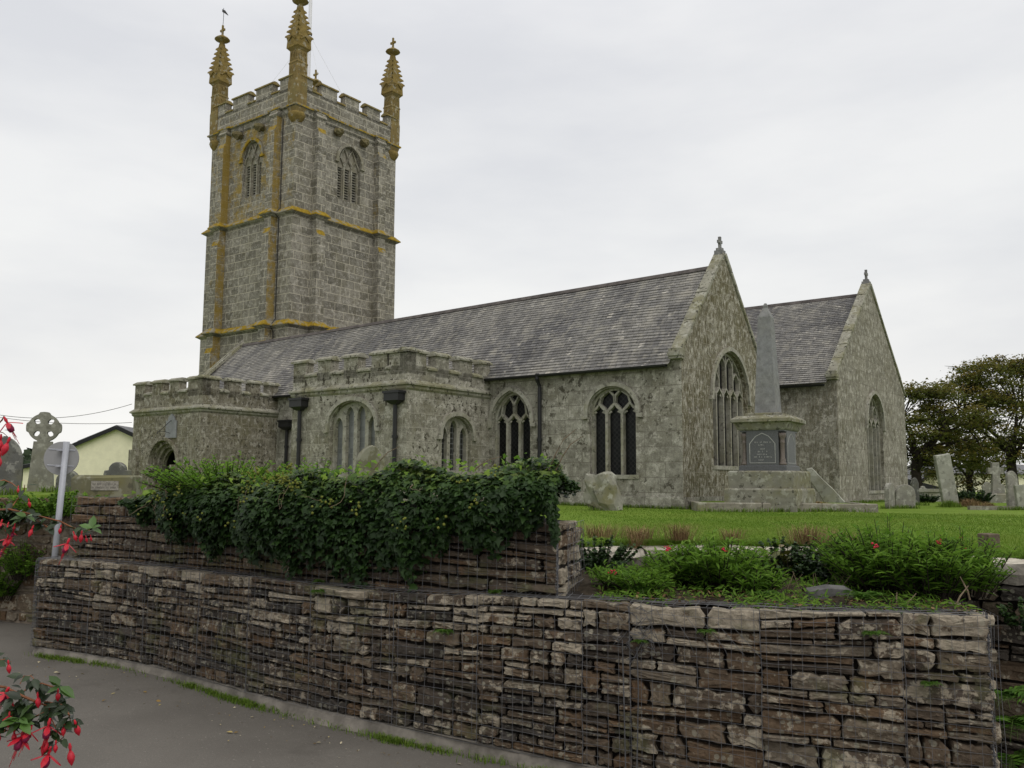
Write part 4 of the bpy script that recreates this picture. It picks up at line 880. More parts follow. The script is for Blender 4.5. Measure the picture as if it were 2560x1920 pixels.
# ------------------------------------------------------------------ ivy over the upper tier
IX = [-4.75, -4.27, -3.91, -3.23, -2.57, -2.1, -1.55, -1.17, -.87, -.61, -.23, .18, .4, .62]
IB = [2.0, 1.92, 1.66, 1.55, 1.5, 1.42, 1.35, 1.33, 1.44, 1.62, 1.7, 1.77, 1.88, 2.02]
IT = [2.0, 2.06, 2.15, 2.24, 2.22, 2.26, 2.3, 2.35, 2.36, 2.33, 2.34, 2.38, 2.36, 2.2]
def ivy_mass():
    root = empty('ivy', (0, 0, 0), 0, 'dense dark green ivy draped over the upper gabion tier in front of the church', 'ivy')
    n = 30000; sA = UP.at_x(-4.4); s = sA+rng.random(n)*(UP.L+.12-sA); P0 = np.array([UP(q, 0, 0)[:] for q in s]); x = P0[:, 0]; zb = np.interp(x, IX, IB); zt = np.interp(x, IX, IT)
    lump = .5+.5*np.sin(s*2.7+1)*np.sin(s*1.1)+.25*np.sin(s*7.3); 
    u = rng.random(n)**.8; a = u*math.pi*.94                              # 0 bottom front .. pi top back
    front = a < math.pi*.62; t = np.clip(a/(math.pi*.62), 0, 1)
    ragged = .1*np.sin(s*9)+.07*np.sin(s*23+1); z = zb+ragged*(1-t)+(zt-.1*lump*0-zb)*(t**.85); out = .08+(.16+.2*lump)*np.sin(math.pi*np.clip(t*.82+.1, 0, 1))
    tb = np.clip((a-math.pi*.62)/(math.pi*.32), 0, 1); out = np.where(front, out, .1+.1*lump-tb*.95); z = np.where(front, z, zt+.07*np.sin(s*5+tb*4)+.06*rng.random(n)-.12*tb**2)
    dep = rng.random(n)**1.6; out -= dep*.2; z -= np.where(front, 0, dep*.08)
    cl = np.sin(s*13+z*17)*np.sin(s*5.3-z*11+2)                            # clumping
    keep = (cl+rng.normal(0, .55, n) > -.75) & (zt > z-.4); 
    nx = np.array([np.interp(s, UP.s, UP.NX), np.interp(s, UP.s, UP.NY)]).T
    P_ = np.stack([P0[:, 0]+nx[:, 0]*out, P0[:, 1]+nx[:, 1]*out, z], 1)
    N_ = np.stack([nx[:, 0]*np.cos(a*.55), nx[:, 1]*np.cos(a*.55), .35+np.sin(a*.6)], 1)+rng.normal(0, .42, (n, 3)); tip = np.stack([rng.normal(0, .6, n), -.2+rng.normal(0, .4, n), -np.ones(n)], 1)
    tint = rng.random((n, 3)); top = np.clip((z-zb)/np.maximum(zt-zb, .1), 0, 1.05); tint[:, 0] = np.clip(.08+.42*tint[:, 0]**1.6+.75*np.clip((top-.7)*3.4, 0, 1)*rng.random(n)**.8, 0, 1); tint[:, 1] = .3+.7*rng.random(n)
    size = rng.uniform(.035, .082, n)*np.where(rng.random(n) < .22, 1.35, .92)
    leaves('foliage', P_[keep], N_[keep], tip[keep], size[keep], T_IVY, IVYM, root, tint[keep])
    rr = random.Random(6); mb = MB()
    for q in range(22):
        s_ = rr.uniform(sA+.3, UP.L-.1); xx = UP(s_, 0, 0).x; zt_ = float(np.interp(xx, IX, IT)); a = UP(s_, rr.uniform(.22, .42), zt_-rr.uniform(-.02, .22)); pts = [a]; d = Vector((rr.uniform(-.06, .06), rr.uniform(-.02, .02), rr.uniform(-.09, .04)))
        for j in range(6): d = d*.75+Vector((rr.uniform(-.03, .03), rr.uniform(-.03, .02), rr.uniform(-.035, .02))); a = a+d; pts.append(a)
        mb.tube(pts, [.0036, .0033, .003, .0026, .0024, .002, .0015], 4, cap=False)
    for s_, h_ in ((UP.at_x(.35), .36), (UP.at_x(.5), .3), (UP.at_x(-1.25), .22), (UP.at_x(-.3), .12)):
        b = UP(s_, .1, 2.38); mb.tube([b, b+Vector((.06, 0, h_*.4)), b+Vector((.13, 0, h_*.75)), b+Vector((.24, 0, h_))], [.006, .005, .004, .002], 4, cap=False)
    mb.build('stem', TWIG, root)['kind'] = 'stuff'
    pos = []
    for q in range(38):
        s_ = rr.uniform(sA+.2, UP.L-.25); xx = UP(s_, 0, 0).x; zt_, zb_ = float(np.interp(xx, IX, IT)), float(np.interp(xx, IX, IB))
        if q < 16: s_ = UP.at_x(-2.1)+rr.uniform(-.28, .3); z_ = 2.42-rr.uniform(.0, .22)
        else: z_ = zb_+(zt_-zb_)*rr.uniform(.35, 1.0)
        c = UP(s_, .3+rr.uniform(.02, .16), z_)
        for j in range(rr.randint(3, 8)): pos.append(c+Vector((rr.gauss(0, .035), rr.gauss(0, .03), rr.gauss(0, .035))))
    pos = np.array([p[:] for p in pos]); balls('blossoms', pos, rng.uniform(.009, .016, len(pos)), UMB, root)
    # sprigs of fresh shoots at the top edge
    m_ = 420; s = sA+rng.random(m_)*(UP.L-sA); P0 = np.array([UP(q, 0, 0)[:] for q in s]); zt = np.interp(P0[:, 0], IX, IT); P_ = P0+np.stack([rng.normal(0, .05, m_), rng.normal(.1, .3, m_), zt+rng.normal(.05, .05, m_)-P0[:, 2]], 1)
    leaves('sprays', P_, rng.normal(0, .5, (m_, 3))+(0, -.3, .8), rng.normal(0, 1, (m_, 3)), rng.uniform(.03, .07, m_), T_IVY, GREENM, root)
    return root
ivy_mass()
def herb(name, loc, r, h, nst, leaf, tmpl, mat, label, cat, group=None, flowers=0, seed=1, lean=(0, 0), per=14, stemc=None, bottom=.15, wide=1.0, fmat=None):
    """a clump of leafy stems rooted around loc"""
    rr = random.Random(seed); root = empty(name, loc, 0, label, cat, group); mb = MB(); Pp, Nn, Tt, Sz, tops = [], [], [], [], []
    for q in range(nst):
        a = rr.uniform(0, 6.283); d = r*math.sqrt(rr.random()); b = Vector((math.cos(a)*d*.45, math.sin(a)*d*.45, 0)); hh = h*rr.uniform(.55, 1.05)*(1-.35*d/r); e = Vector((math.cos(a)*d*wide+lean[0]*hh, math.sin(a)*d*wide+lean[1]*hh, hh)); mid = (b+e)/2+Vector((0, 0, hh*.18)); pts = []
        for j in range(7):
            t = j/6; pts.append(b*(1-t)**2+mid*2*t*(1-t)+e*t*t)
        mb.tube(pts, [.006, .005, .005, .004, .004, .003, .002], 4, cap=False); tops.append(e)
        for j in range(per):
            t = bottom+(1-bottom)*(j+rr.random())/per; p = b*(1-t)**2+mid*2*t*(1-t)+e*t*t; an = rr.uniform(0, 6.283); o = Vector((math.cos(an), math.sin(an), rr.uniform(.15, .9))); Pp.append(p[:]); Tt.append(o[:]); Nn.append((-o.x*.5+rr.gauss(0, .3), -o.y*.5+rr.gauss(0, .3), 1)); Sz.append(leaf*rr.uniform(.6, 1.25)*(1.15-.45*t))
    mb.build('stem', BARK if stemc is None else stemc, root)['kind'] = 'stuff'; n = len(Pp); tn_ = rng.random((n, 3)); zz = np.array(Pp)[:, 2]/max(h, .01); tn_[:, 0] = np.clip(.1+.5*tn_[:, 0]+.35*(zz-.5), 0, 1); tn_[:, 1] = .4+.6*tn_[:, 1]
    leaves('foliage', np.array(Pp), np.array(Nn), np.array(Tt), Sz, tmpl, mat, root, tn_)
    if flowers:
        ps = []
        for e in rr.sample(tops, min(flowers, len(tops))):
            k = rr.uniform(.01, .08)
            for j in range(9): ps.append((e+Vector((rr.gauss(0, .016), rr.gauss(0, .016), k+rr.gauss(0, .01))))[:])
        balls('blossoms', np.array(ps), rng.uniform(.006, .011, len(ps)), fmat or FLOWM, root)
    return root
FLOWM = plain('valerian_red', (.5, .03, .06), .7, .2, .3, 60)
def fern(loc, n, L, label, seed, group='ferns growing from the walls', up=.6, face=-1.57, spread=1.2, grp=True):
    rr = random.Random(seed); root = empty('fern', loc, 0, label, 'fern', group); mb = MB(); Pp, Nn, Tt, Sz = [], [], [], []
    for q in range(n):
        a = face+rr.uniform(-spread, spread); d = Vector((math.cos(a), math.sin(a), 0)); l = L*rr.uniform(.6, 1.1); u_ = up*rr.uniform(.5, 1.3); side = Vector((-d.y, d.x, 0)); pts = []
        for j in range(11): t = j/10; pts.append(d*(l*t*.9)+Vector((0, 0, l*(u_*t-.85*u_*t*t*1.25-.12*t*t))))
        mb.tube(pts, [.003]*8+[.002, .0015, .001], 4, cap=False); K = 18
        for j in range(1, K+1):
            t = j/(K+1); i = t*10; p = pts[int(i)].lerp(pts[min(10, int(i)+1)], i-int(i)); w_ = l*.34*math.sin(math.pi*min(1, t*.82+.2))**1.1*(1-t*.35)
            for sg in (-1, 1): Pp.append(p[:]); dd = side*sg+d*.35+Vector((0, 0, -.12)); Tt.append(dd[:]); Nn.append((rr.gauss(0, .12)-d.x*.1, rr.gauss(0, .12)-d.y*.1, 1)); Sz.append(w_)
    mb.build('frond_rib', plain('fern_rib', (.06, .1, .02)) if 'fern_rib' not in bpy.data.materials else bpy.data.materials['fern_rib'], root); leaves('fronds', np.array(Pp), np.array(Nn), np.array(Tt), Sz, T_LANCE, FERNM, root); return root
def blades(name, pos, h, mat, parent=None, wid=.004, bend=.5, dirs=None, tint=None):
    n = len(pos); a = rng.random(n)*6.283; d = np.stack([np.cos(a), np.sin(a), np.zeros(n)], 1) if dirs is None else dirs; sd = np.stack([-d[:, 1], d[:, 0], np.zeros(n)], 1)*np.asarray(wid).reshape(-1, 1) if np.ndim(wid) else np.stack([-d[:, 1], d[:, 0], np.zeros(n)], 1)*wid
    hh = np.asarray(h).reshape(-1, 1); bd = (bend*(.4+rng.random((n, 1))))*hh; zv = np.array([[0, 0, 1.0]]); p1 = pos+d*bd*.25+zv*hh*.6; p2 = pos+d*bd+zv*hh*(1-.35*bd/hh)
    V = np.stack([pos-sd, pos+sd, p1+sd*.7, p1-sd*.7, p2], 1).reshape(-1, 3); b = (np.arange(n)*5)[:, None, None]; Fc = (np.array([[(0, 1, 2), (0, 2, 3), (3, 2, 4)]])[0][None]+b).reshape(-1, 3)
    return fastmesh(name, V, Fc, mat, parent, np.repeat(tint if tint is not None else rng.random((n, 3)), 3, axis=0))
def tuft(px, py, Y, r, h, n, label, seed, mat=None, cat='grass tuft', group='dry grass tufts on the old wall'):
    p = aty(px, py, Y); h *= 1.5; p.z += .03; g = np.random.default_rng(seed); root = empty('grass_tuft', p, 0, label, cat, group); P_ = np.stack([g.normal(0, r*.4, n), g.normal(0, r*.4, n), np.zeros(n)-.02], 1); d = unit(P_*(1, 1, 0)+g.normal(0, .04, (n, 3))*(1, 1, 0))
    blades('foliage', P_, g.uniform(.4, 1, n)*h, mat or DRYM, root, wid=.0022, bend=1.1, dirs=d); return root
# fresh shrub growth behind the ivy top near the porch
herb('elder_shrub', (-3.3, 10.4, 2.02), 1.05, .58, 220, .085, T_OVAL, GREENM, 'bright green leafy shrub rising above the ivy below the porch', 'shrub', seed=3, per=16)
herb('leafy_shrub', (-2.2, 9.9, 1.98), .65, .55, 100, .08, T_OVAL, GREENM, 'small light green bush behind the ivy before the two downpipes', 'shrub', seed=5, per=14)
# plants of the ledge: place by picture column and depth, roots on the bed
VG = 'red valerian clumps on the ledge'
def bedz(x, y): return 1.33
for (px_, Y, r, h, ns, lf, fl, lab, sd) in (
        (1550, 8.3, .32, .28, 46, .1, 1, 'low valerian clump with pink flowers nearest the upper gabion end', 1),
        (1610, 8.05, .4, .24, 52, .1, 0, 'low pale green clump on the gabion edge below the mossy coping', 2),
        (1705, 8.45, .42, .44, 90, .13, 1, 'bushy green valerian under the two grass tufts', 3),
        (1800, 8.35, .54, .52, 140, .13, 2, 'tall flowering valerian with red heads before the pale coping', 4),
        (1885, 7.95, .3, .3, 40, .1, 0, 'small upright green clump in front of the tall valerian', 5),
        (2225, 8.1, .7, .7, 240, .13, 3, 'largest spreading green bush on the ledge with red flowers', 6),
        (2325, 7.8, .58, .6, 170, .13, 1, 'dense green bush at the ledge edge by the gabion corner', 7),
        (2412, 7.9, .42, .66, 80, .12, 1, 'tall thin valerian beside the short wooden post', 8)):
    p = atz(px_, 1500, 1.3); q = aty(px_, 1450, Y); herb('valerian', (q.x, Y, 1.3), r, h, ns, lf, T_LANCE, GREENM, lab, 'plant', VG, flowers=fl, seed=sd+20, per=17)
q = aty(2080, 1440, 9.2); herb('wall_ivy', (q.x, q.y-.25, 1.28), .75, .42, 90, .075, T_IVY, IVYM, 'dark trailing ivy on the old wall behind the ledge, between two bushes', 'ivy', seed=60, per=22)
for px_, dy_, sd_, lab_ in ((1955, -.2, 63, 'dark ivy on the old wall above the yellowing plant'), (2125, -.15, 64, 'dark ivy spilling over the coping left of the largest bush'), (1490, .15, 65, 'ivy strands beside the end of the upper gabion')):
    q = aty(px_, 1440, 9.3); herb('wall_ivy', (q.x, q.y+dy_, 1.28), .5, .5, 60, .07, T_IVY, IVYM, lab_, 'ivy', seed=sd_, per=20)
gb = np.random.default_rng(55); nb = 3600; xb = gb.uniform(.75, 3.6, nb); tb_ = gb.random(nb)**1.3; yb = np.array([GP(GP.at_x(x_), -.08, 0).y for x_ in xb])+tb_*1.7; cb = np.sin(xb*5)*np.sin(yb*4)+gb.normal(0, .5, nb) > -.25; Pb = np.stack([xb, yb, 1.285+.07*tb_+.05*gb.random(nb)], 1)[cb]; tnb = gb.random((len(Pb), 3)); tnb[:, 0] *= .75
gc = leaves('ground_cover', Pb, gb.normal(0, .5, Pb.shape)+(0, -.2, .9), gb.normal(0, 1, Pb.shape)*(1, 1, .6)+(0, 0, .4), gb.uniform(.03, .085, len(Pb)), T_LANCE, GREENM, None, tnb); tag(gc, kind='stuff')
nb = 900; xb = gb.uniform(.75, 3.6, nb); Pb = np.stack([xb, np.array([GP(GP.at_x(x_), -.06, 0).y for x_ in xb])+gb.random(nb)*1.2, np.full(nb, 1.32)], 1); gl = leaves('leaf_litter', Pb, gb.normal(0, .4, (nb, 3))+(0, 0, 1), gb.normal(0, 1, (nb, 3)), gb.uniform(.015, .05, nb), T_OVAL, leafmat('dead_leaf', [(.05, .03, .015), (.12, .075, .035), (.2, .14, .07)], .85, .1, 0)); tag(gl, kind='stuff')
q = aty(1960, 1440, 8.9); herb('bergenia', (q.x, q.y, 1.3), .24, .4, 18, .15, T_OVAL, leafmat('bergenia_leaf', [(.06, .07, .015), (.1, .11, .02), (.2, .09, .02)], .4), 'broad leaved plant with yellowing leaves amid the ledge ivy', 'plant', seed=61, per=4)
q = aty(2545, 1560, 7.9); herb('wall_ivy', (q.x+.05, q.y+.0, 1.0), .3, .3, 20, .06, T_IVY, IVYM, 'dark ivy hanging in the hollow right of the gabion end', 'ivy', seed=62, per=20)
for (px_, py_, D_, n, L, lab, sd, up_) in ((1110, 1575, None, 7, .17, 'bright fern growing in the middle of the long gabion face', 1, .3), (790, 1478, None, 6, .16, 'small fern on the long gabion below the ivy tip', 2, .5), (805, 1440, 'l', 6, .15, 'upright fern on the ledge under the ivy', 3, .9), (1235, 1473, 'l', 6, .15, 'little fern on the ledge left of the upper gabion corner', 4, .8),
        (1600, 1600, None, 5, .13, 'tiny fern in the torn mesh gap', 5, .2), (1765, 1575, None, 6, .15, 'small fern near the top of the pale gabion', 6, .3), (2185, 1580, None, 7, .18, 'fern sprouting below the lid of the pale gabion', 7, .3), (2325, 1705, None, 6, .15, 'fern low on the pale gabion face', 8, .2),
        (2145, 1480, 'b', 9, .36, 'long arching fern at the foot of the largest bush', 9, .7), (1900, 1500, 'b', 7, .26, 'pale fern drooping over the gabion lid', 10, .6), (1600, 1500, 'b', 9, .26, 'yellow green fern on the lid beside the torn mesh', 11, .6)):
    if D_ is None:
        c = min(((atz(px_, py_, 1.3)*0, 0),)); best = min(np.linspace(0, GP.L, 400), key=lambda s: abs((GP(s, .07, 0).x/GP(s, .07, 0).y)-(ray(px_, py_).x/ray(px_, py_).y))); w_ = GP(best, .05, 0); z = aty(px_, py_, w_.y).z; loc = (w_.x, w_.y, z)
    elif D_ == 'l': 
        best = min(np.linspace(0, GP.L, 400), key=lambda s: abs((GP(s, -.12, 0).x/GP(s, -.12, 0).y)-(ray(px_, py_).x/ray(px_, py_).y))); w_ = GP(best, -.12, 1.31); loc = w_
    else: w_ = aty(px_, py_, 7.6 if px_ > 2000 else 7.75 if px_ > 1800 else 7.95); loc = (w_.x, w_.y, 1.33)
    fern(loc, n, L, lab, sd, up=up_)
for i, (px_, py_, Y, L, n, lab) in enumerate(((2505, 1730, 7.6, .5, 9, 'large fern beside the gabion end, topmost of three'), (2540, 1800, 7.5, .5, 9, 'large fern beside the gabion end, middle of three'), (2530, 1890, 7.4, .45, 9, 'large fern beside the gabion end, lowest of three'))):
    fern(aty(px_, py_, Y), n, L, lab, 40+i, group='big ferns in the hollow', up=.45, face=-1.2, spread=1.1)
# slate slab, dead stems and post on the ledge
q = aty(2085, 1500, 7.75); sl = MB(); F0 = frame(q, (1, 0, 0), (.1, -1, 0)); pl = [(-.24, -.03), (-.23, .07), (-.06, .1), (.1, .09), (.24, .01), (.25, -.05), (.05, -.07)]
panel(sl, F0, pl, [], y=.03); sl.loft([[F0(x, -.02, z+.03) for x, z in pl], [F0(x, .03, z) for x, z in pl]], cap0=True, cap1=False); tag(sl.build('slate_slab', SLB), 'grey broken slate slab lying on the gabion lid under the largest bush', 'slate')
rr = random.Random(12); mb = MB()
for (px_, py_, Y, dx, dz) in ((2255, 1535, 7.3, .14, .16), (2380, 1530, 7.15, .16, .2), (2425, 1500, 7.2, -.05, .18), (2240, 1520, 7.35, .03, .12)):
    b = aty(px_, py_, Y); mb.tube([b, b+Vector((dx*.3, 0, dz*.4)), b+Vector((dx*.5, .02, dz*.6)), b+Vector((dx, .04, dz))], [.008, .007, .007, .004], 5)
for q_ in range(26): b = aty(rr.uniform(1880, 2120), 1500, rr.uniform(7.9, 8.8)); b.z = 1.33; mb.tube([b, b+Vector((rr.uniform(-.12, .12), rr.uniform(-.1, .1), rr.uniform(.03, .2)))], .003, 4)
tag(mb.build('dead_stem', TWIG), 'dry bare twigs leaning on the ledge soil', 'twigs', kind='stuff')
q = aty(2473, 1372, 9.6); mb = MB(); mb.loft([[(x*.075, y*.075, z) for x, y in ((-1, -1), (1, -1), (1, 1), (-1, 1))] for z in (-.2, .14)]+[[(x*.065, y*.065, .15) for x, y in ((-1, -1), (1, -1), (1, 1), (-1, 1))]]); o = mb.build('wooden_post', plain('post_timber', (.12, .095, .07), .9, .1, .3, 12)); o.location = (q.x, q.y, 1.6); o.rotation_euler = (0, 0, .3); tag(o, 'short square timber post at the lawn edge behind the old wall', 'post')
# dry tufts on the coping
for i, (px_, py_, Y, r, h, n, lab) in enumerate(((1500, 1345, 10.0, .28, .16, 260, 'dry brown grass on the coping next to the upper gabion'), (1600, 1348, 10.2, .3, .15, 300, 'sprawling dry grass over the first coping stones'), (1700, 1352, 10.1, .2, .2, 280, 'rounded brown tuft on the coping between two pale stones'), (1590, 1372, 9.95, .1, .2, 120, 'drooping brown tuft hanging down the coping face'), (2020, 1362, 9.75, .3, .22, 380, 'large brown tuft on the coping above the wall ivy'), (2110, 1368, 9.3, .24, .17, 280, 'brown tuft on the coping left of the largest bush'), (1830, 1352, 10.1, .16, .14, 160, 'small brown tuft behind the flowering valerian'))):
    tuft(px_, py_, Y, r, h, n, lab, 70+i)
# ------------------------------------------------------------------ obelisk monument and its plot
OBM = stone('obelisk_granite', (.235, .237, .24), .2, .08, 12, .1); OBL = stone('monument_base', (.25, .24, .195), .75, .4, 8, .6); POL = plain('dark_polished_granite', (.085, .087, .09), .45, .4, .25, 30); PINKG = plain('pink_granite', (.13, .105, .09), .5, .4, .3, 40); INS = plain('white_lettering', (.4, .4, .38), .8)
ob_p = aty(1926, 1250, 24.0)
ob = empty('obelisk_monument', (ob_p.x, ob_p.y, ob_p.z), YAW+R(4), 'tall grey granite obelisk on an inscribed pedestal with pink colonnettes, before the near gable', 'monument')
def rsq(a, z, c=0.0):
    if not c: return [(-a, -a, z), (a, -a, z), (a, a, z), (-a, a, z)]
    return [(-a+c, -a, z), (a-c, -a, z), (a, -a+c, z), (a, a-c, z), (a-c, a, z), (-a+c, a, z), (-a, a-c, z), (-a, -a+c, z)]
mb = MB(); mb.loft([rsq(.95, -.3), rsq(.95, .27), rsq(.92, .32)]); mb.build('step', OBL, ob)
mb = MB(); mb.loft([rsq(.86, .322), rsq(.86, .74), rsq(.82, .78)]); mb.build('step', OBL, ob)
mb = MB(); mb.loft([rsq(.64, .782), rsq(.64, .9), rsq(.6, .92), rsq(.6, .93)]); c = .17
pl = [(-.6+c, -.6), (.6-c, -.6), (.6-c, -.6+c), (.6, -.6+c), (.6, .6-c), (.6-c, .6-c), (.6-c, .6), (-.6+c, .6), (-.6+c, .6-c), (-.6, .6-c), (-.6, -.6+c), (-.6+c, -.6+c)]
mb.loft([[(x, y, z) for x, y in pl] for z in (.931, 1.82)]); mb.loft([rsq(.6, 1.821), rsq(.6, 1.86)], cap0=True); mb.build('die', POL, ob)
mb = MB(); mb.loft([rsq(.63, 1.862), rsq(.66, 1.9), rsq(.72, 2.05), rsq(.8, 2.08), rsq(.8, 2.16), rsq(.66, 2.25), rsq(.5, 2.26), rsq(.5, 2.32), rsq(.42, 2.34)], cap0=True); mb.build('cornice', OBL, ob)
mb = MB(); mb.loft([rsq(.285, 2.342, .0), rsq(.17, 5.0, .0), rsq(.155, 5.04), rsq(.05, 5.27), rsq(.055, 5.33), rsq(.025, 5.4)]); mb.build('shaft', OBM, ob)
for sx, sy in ((-1, -1), (1, -1), (1, 1), (-1, 1)):
    mb = MB(); mb.lathe([(.1, .93), (.1, .98), (.075, 1.02), (.085, 1.06), (.062, 1.12), (.062, 1.5), (.075, 1.53), (.062, 1.56), (.062, 1.62), (.1, 1.7), (.1, 1.78)], (sx*.505, sy*.505, 0), 10); mb.build('colonnette', PINKG, ob, smooth=True)
F0 = frame((0, -.6, 0), (1, 0, 0), (0, -1, 0)); pan = [(-.34, .99), (.34, .99), (.34, 1.5), (.26, 1.6), (.17, 1.7), (0, 1.78), (-.17, 1.7), (-.26, 1.6), (-.34, 1.5)]
mb = MB(); ribbon(mb, F0, pan, .016, -.001, .008, closed=True); rr = random.Random(9)
for z, (x0, x1) in ((1.52, (-.2, .24)), (1.45, (-.1, .1)), (1.34, (-.05, .05)), (1.27, (-.12, .13)), (1.2, (-.14, .12)), (1.13, (-.25, .27)), (1.05, (-.1, .06))):
    x = x0
    while x < x1:
        L = rr.choice((.018, .022, .03)); 
        if rr.random() < .72:
            mb.box(x, x+.007, -.001, .005, z, z+.034, F=F0); 
            if rr.random() < .6: mb.box(x, x+L*.7, -.001, .005, z+rr.choice((0, .014, .028)), z+rr.choice((.006,))+.03*0+rr.choice((.006, .034)), F=F0)
        x += L+.012
mb.build('lettering', INS, ob)
F0 = frame((.6, 0, 0), (0, 1, 0), (1, 0, 0)); mb = MB(); ribbon(mb, F0, pan, .014, -.001, .006, closed=True); mb.build('lettering', INS, ob)
kerb_m = stone('plot_kerb_stone', (.27, .25, .2), .45, .45, 8, .5)
kp = aty(1965, 1268, 23.0); ke = empty('grave_kerb', (kp.x, kp.y, 1.5), R(-6), 'long low granite kerb enclosing the obelisk plot at the lawn edge', 'kerb')
for x0, x1 in ((-2.25, -.6), (-.585, .9), (.915, 2.3)): mb = MB(); mb.loft([[(x0, 0, -.2), (x1, 0, -.2), (x1, .2, -.2), (x0, .2, -.2)], [(x0, 0, .2), (x1, 0, .2), (x1, .2, .2), (x0, .2, .2)], [(x0+.02, .02, .225), (x1-.02, .02, .225), (x1-.02, .18, .225), (x0+.02, .18, .225)]]); mb.build('kerbstone', kerb_m, ke)
mb = MB(); mb.box(-2.2, 2.25, .2, 3.4, -.2, .19); mb.build('infill', TURF, ke)
mb = MB(); mb.box(-2.25, -2.05, .205, 3.4, -.2, .21); mb.box(2.1, 2.3, .205, 3.4, -.2, .21); mb.build('kerbstone', kerb_m, ke)
# ------------------------------------------------------------------ headstones
HS = [stone('headstone_granite', (.27, .26, .225), .4, .5, 9, .4), stone('headstone_slate', (.13, .13, .12), .4, .35, 9, .5), stone('headstone_pale', (.33, .33, .28), .4, .6, 5, .5), stone('headstone_mossy', (.16, .155, .1), .5, .25, 6, .8)]
def outline_stone(shape, w_, h):
    a = w_/2
    if shape == 'round': return [(-a, 0), (-a, h-a)]+[(-a*math.cos(t), h-a+a*math.sin(t)) for t in np.linspace(0, math.pi, 13)[1:-1]]+[(a, h-a), (a, 0)]
    if shape == 'gothic': return [(-a, 0), (-a, h-a*1.35)]+arch(a, a*1.35, 8, 0, h-a*1.35)[1:-1]+[(a, h-a*1.35), (a, 0)]
    if shape == 'shoulder': b = a*.62; return [(-a, 0), (-a, h-b-.08), (-a*.95, h-b-.01), (-b, h-b)]+[(-b*math.cos(t), h-b+b*math.sin(t)) for t in np.linspace(0, math.pi, 11)[1:-1]]+[(b, h-b), (a*.95, h-b-.01), (a, h-b-.08), (a, 0)]
    if shape == 'point': return [(-a, 0), (-a, h-a*1.6), (-a*.55, h-a*.5), (0, h), (a*.55, h-a*.5), (a, h-a*1.6), (a, 0)]
    if shape == 'rough': return [(-a, 0), (-a*.95, h*.4), (-a*.8, h*.75), (-a*.5, h*.97), (0, h), (a*.35, h*.93), (a*.62, h*.72), (a*.8, h*.35), (a, 0)]
    return [(-a, 0), (-a, h), (a, h*.985), (a, 0)]
def headstone(px, py, Y, w_, h, shape, mat, label, rz=0.0, lean=0.0, tilt=0.0, th=.12, sink=.25, group=None):
    p = aty(px, py, Y); rr = random.Random(int(px)); pl = outline_stone(shape, w_, h); pl = [(x+rr.uniform(-.006, .006), z if z > 0 else -sink) for x, z in pl]
    mb = MB(); F0 = frame((0, 0, 0), (1, 0, 0), (0, -1, 0)); cx = 0; cz = h/2
    sc_ = lambda k: [(x*k, cz+(z-cz)*(1-(1-k)*w_/h)) for x, z in pl]
    mb.loft([[F0(x, -th/2, z) for x, z in pl], [F0(x, th/2-.015, z) for x, z in pl], [F0(x, th/2, z) for x, z in sc_(1-.03/w_)]], cap0=True, cap1=True)
    o = mb.build('headstone', mat); o.location = p; o.rotation_euler = (tilt, lean, rz); return tag(o, label, 'headstone', group)
bv_, bf_ = ico(1.0, 3); gq = np.random.default_rng(31); nz_ = sum(.09*np.sin(bv_@gq.normal(0, f_, 3)+gq.random()*6)[:, None] for f_ in (2, 3, 4, 6, 8, 11)); bv_ = np.sign(bv_)*np.abs(bv_)**.88*(1+nz_*1.3)*np.array([.46, .24, .6])+np.array([0, 0, .4]); bv_[:, 0] += -.12*(bv_[:, 2]-.4)
mb = MB(); mb.add(bv_.tolist(), bf_.tolist()); o = mb.build('headstone', stone('boulder_stone', (.25, .245, .2), .55, .45, 7, .8)); o.location = aty(1508, 1274, 23.2); o.rotation_euler = (0, 0, R(-15)); tag(o, 'rough lichened boulder headstone leaning by the window nearest the gable', 'headstone')
headstone(2226, 1276, 26.0, .46, .8, 'round', HS[0], 'rounded headstone turned sideways, left one of the touching pair', rz=R(48), th=.14)
headstone(2262, 1274, 26.2, .55, .74, 'round', HS[0], 'broad round headstone, right one of the touching pair by the far gable', rz=R(-10), lean=.06, th=.14)
headstone(2289, 1262, 30, .24, .92, 'point', HS[1], 'narrow dark pointed stone just behind the touching pair')
headstone(2377, 1262, 29, .54, 1.68, 'slab', HS[2], 'tall rectangular slab leaning left in front of the trees', rz=R(8), lean=-.2, tilt=.08, th=.13)
headstone(2533, 1278, 26.5, .32, 1.2, 'gothic', HS[0], 'tall narrow headstone with pointed top beside the stone cross', rz=R(6))
headstone(2556, 1280, 26.0, .26, .8, 'slab', HS[2], 'short pale slab at the far right edge of the lawn', lean=-.08)
headstone(2470, 1250, 37, .42, .75, 'shoulder', HS[0], 'pinkish squat headstone behind the overgrown tomb', rz=R(-10))
headstone(2507, 1252, 37, .22, .7, 'gothic', HS[0], 'small slim headstone behind the stone cross')
headstone(2308, 1246, 36, .3, .5, 'shoulder', HS[2], 'small grey headstone beyond the pointed dark stone')
headstone(4, 1250, 13.6, .5, .98, 'gothic', HS[1], 'dark arched headstone half hidden by the fuchsia flowers', th=.14, rz=.5)
headstone(167, 1250, 15.5, .36, .52, 'round', HS[1], 'dark round headstone right behind the road sign post', rz=.2)
headstone(291, 1235, 14.5, .42, .52, 'shoulder', HS[1], 'shouldered dark headstone in front of the cream house', rz=.1)
headstone(924, 1215, 12.6, .4, .58, 'gothic', HS[3], 'olive mossy arched headstone poking above the ivy by the grey window', rz=.5, lean=.02)
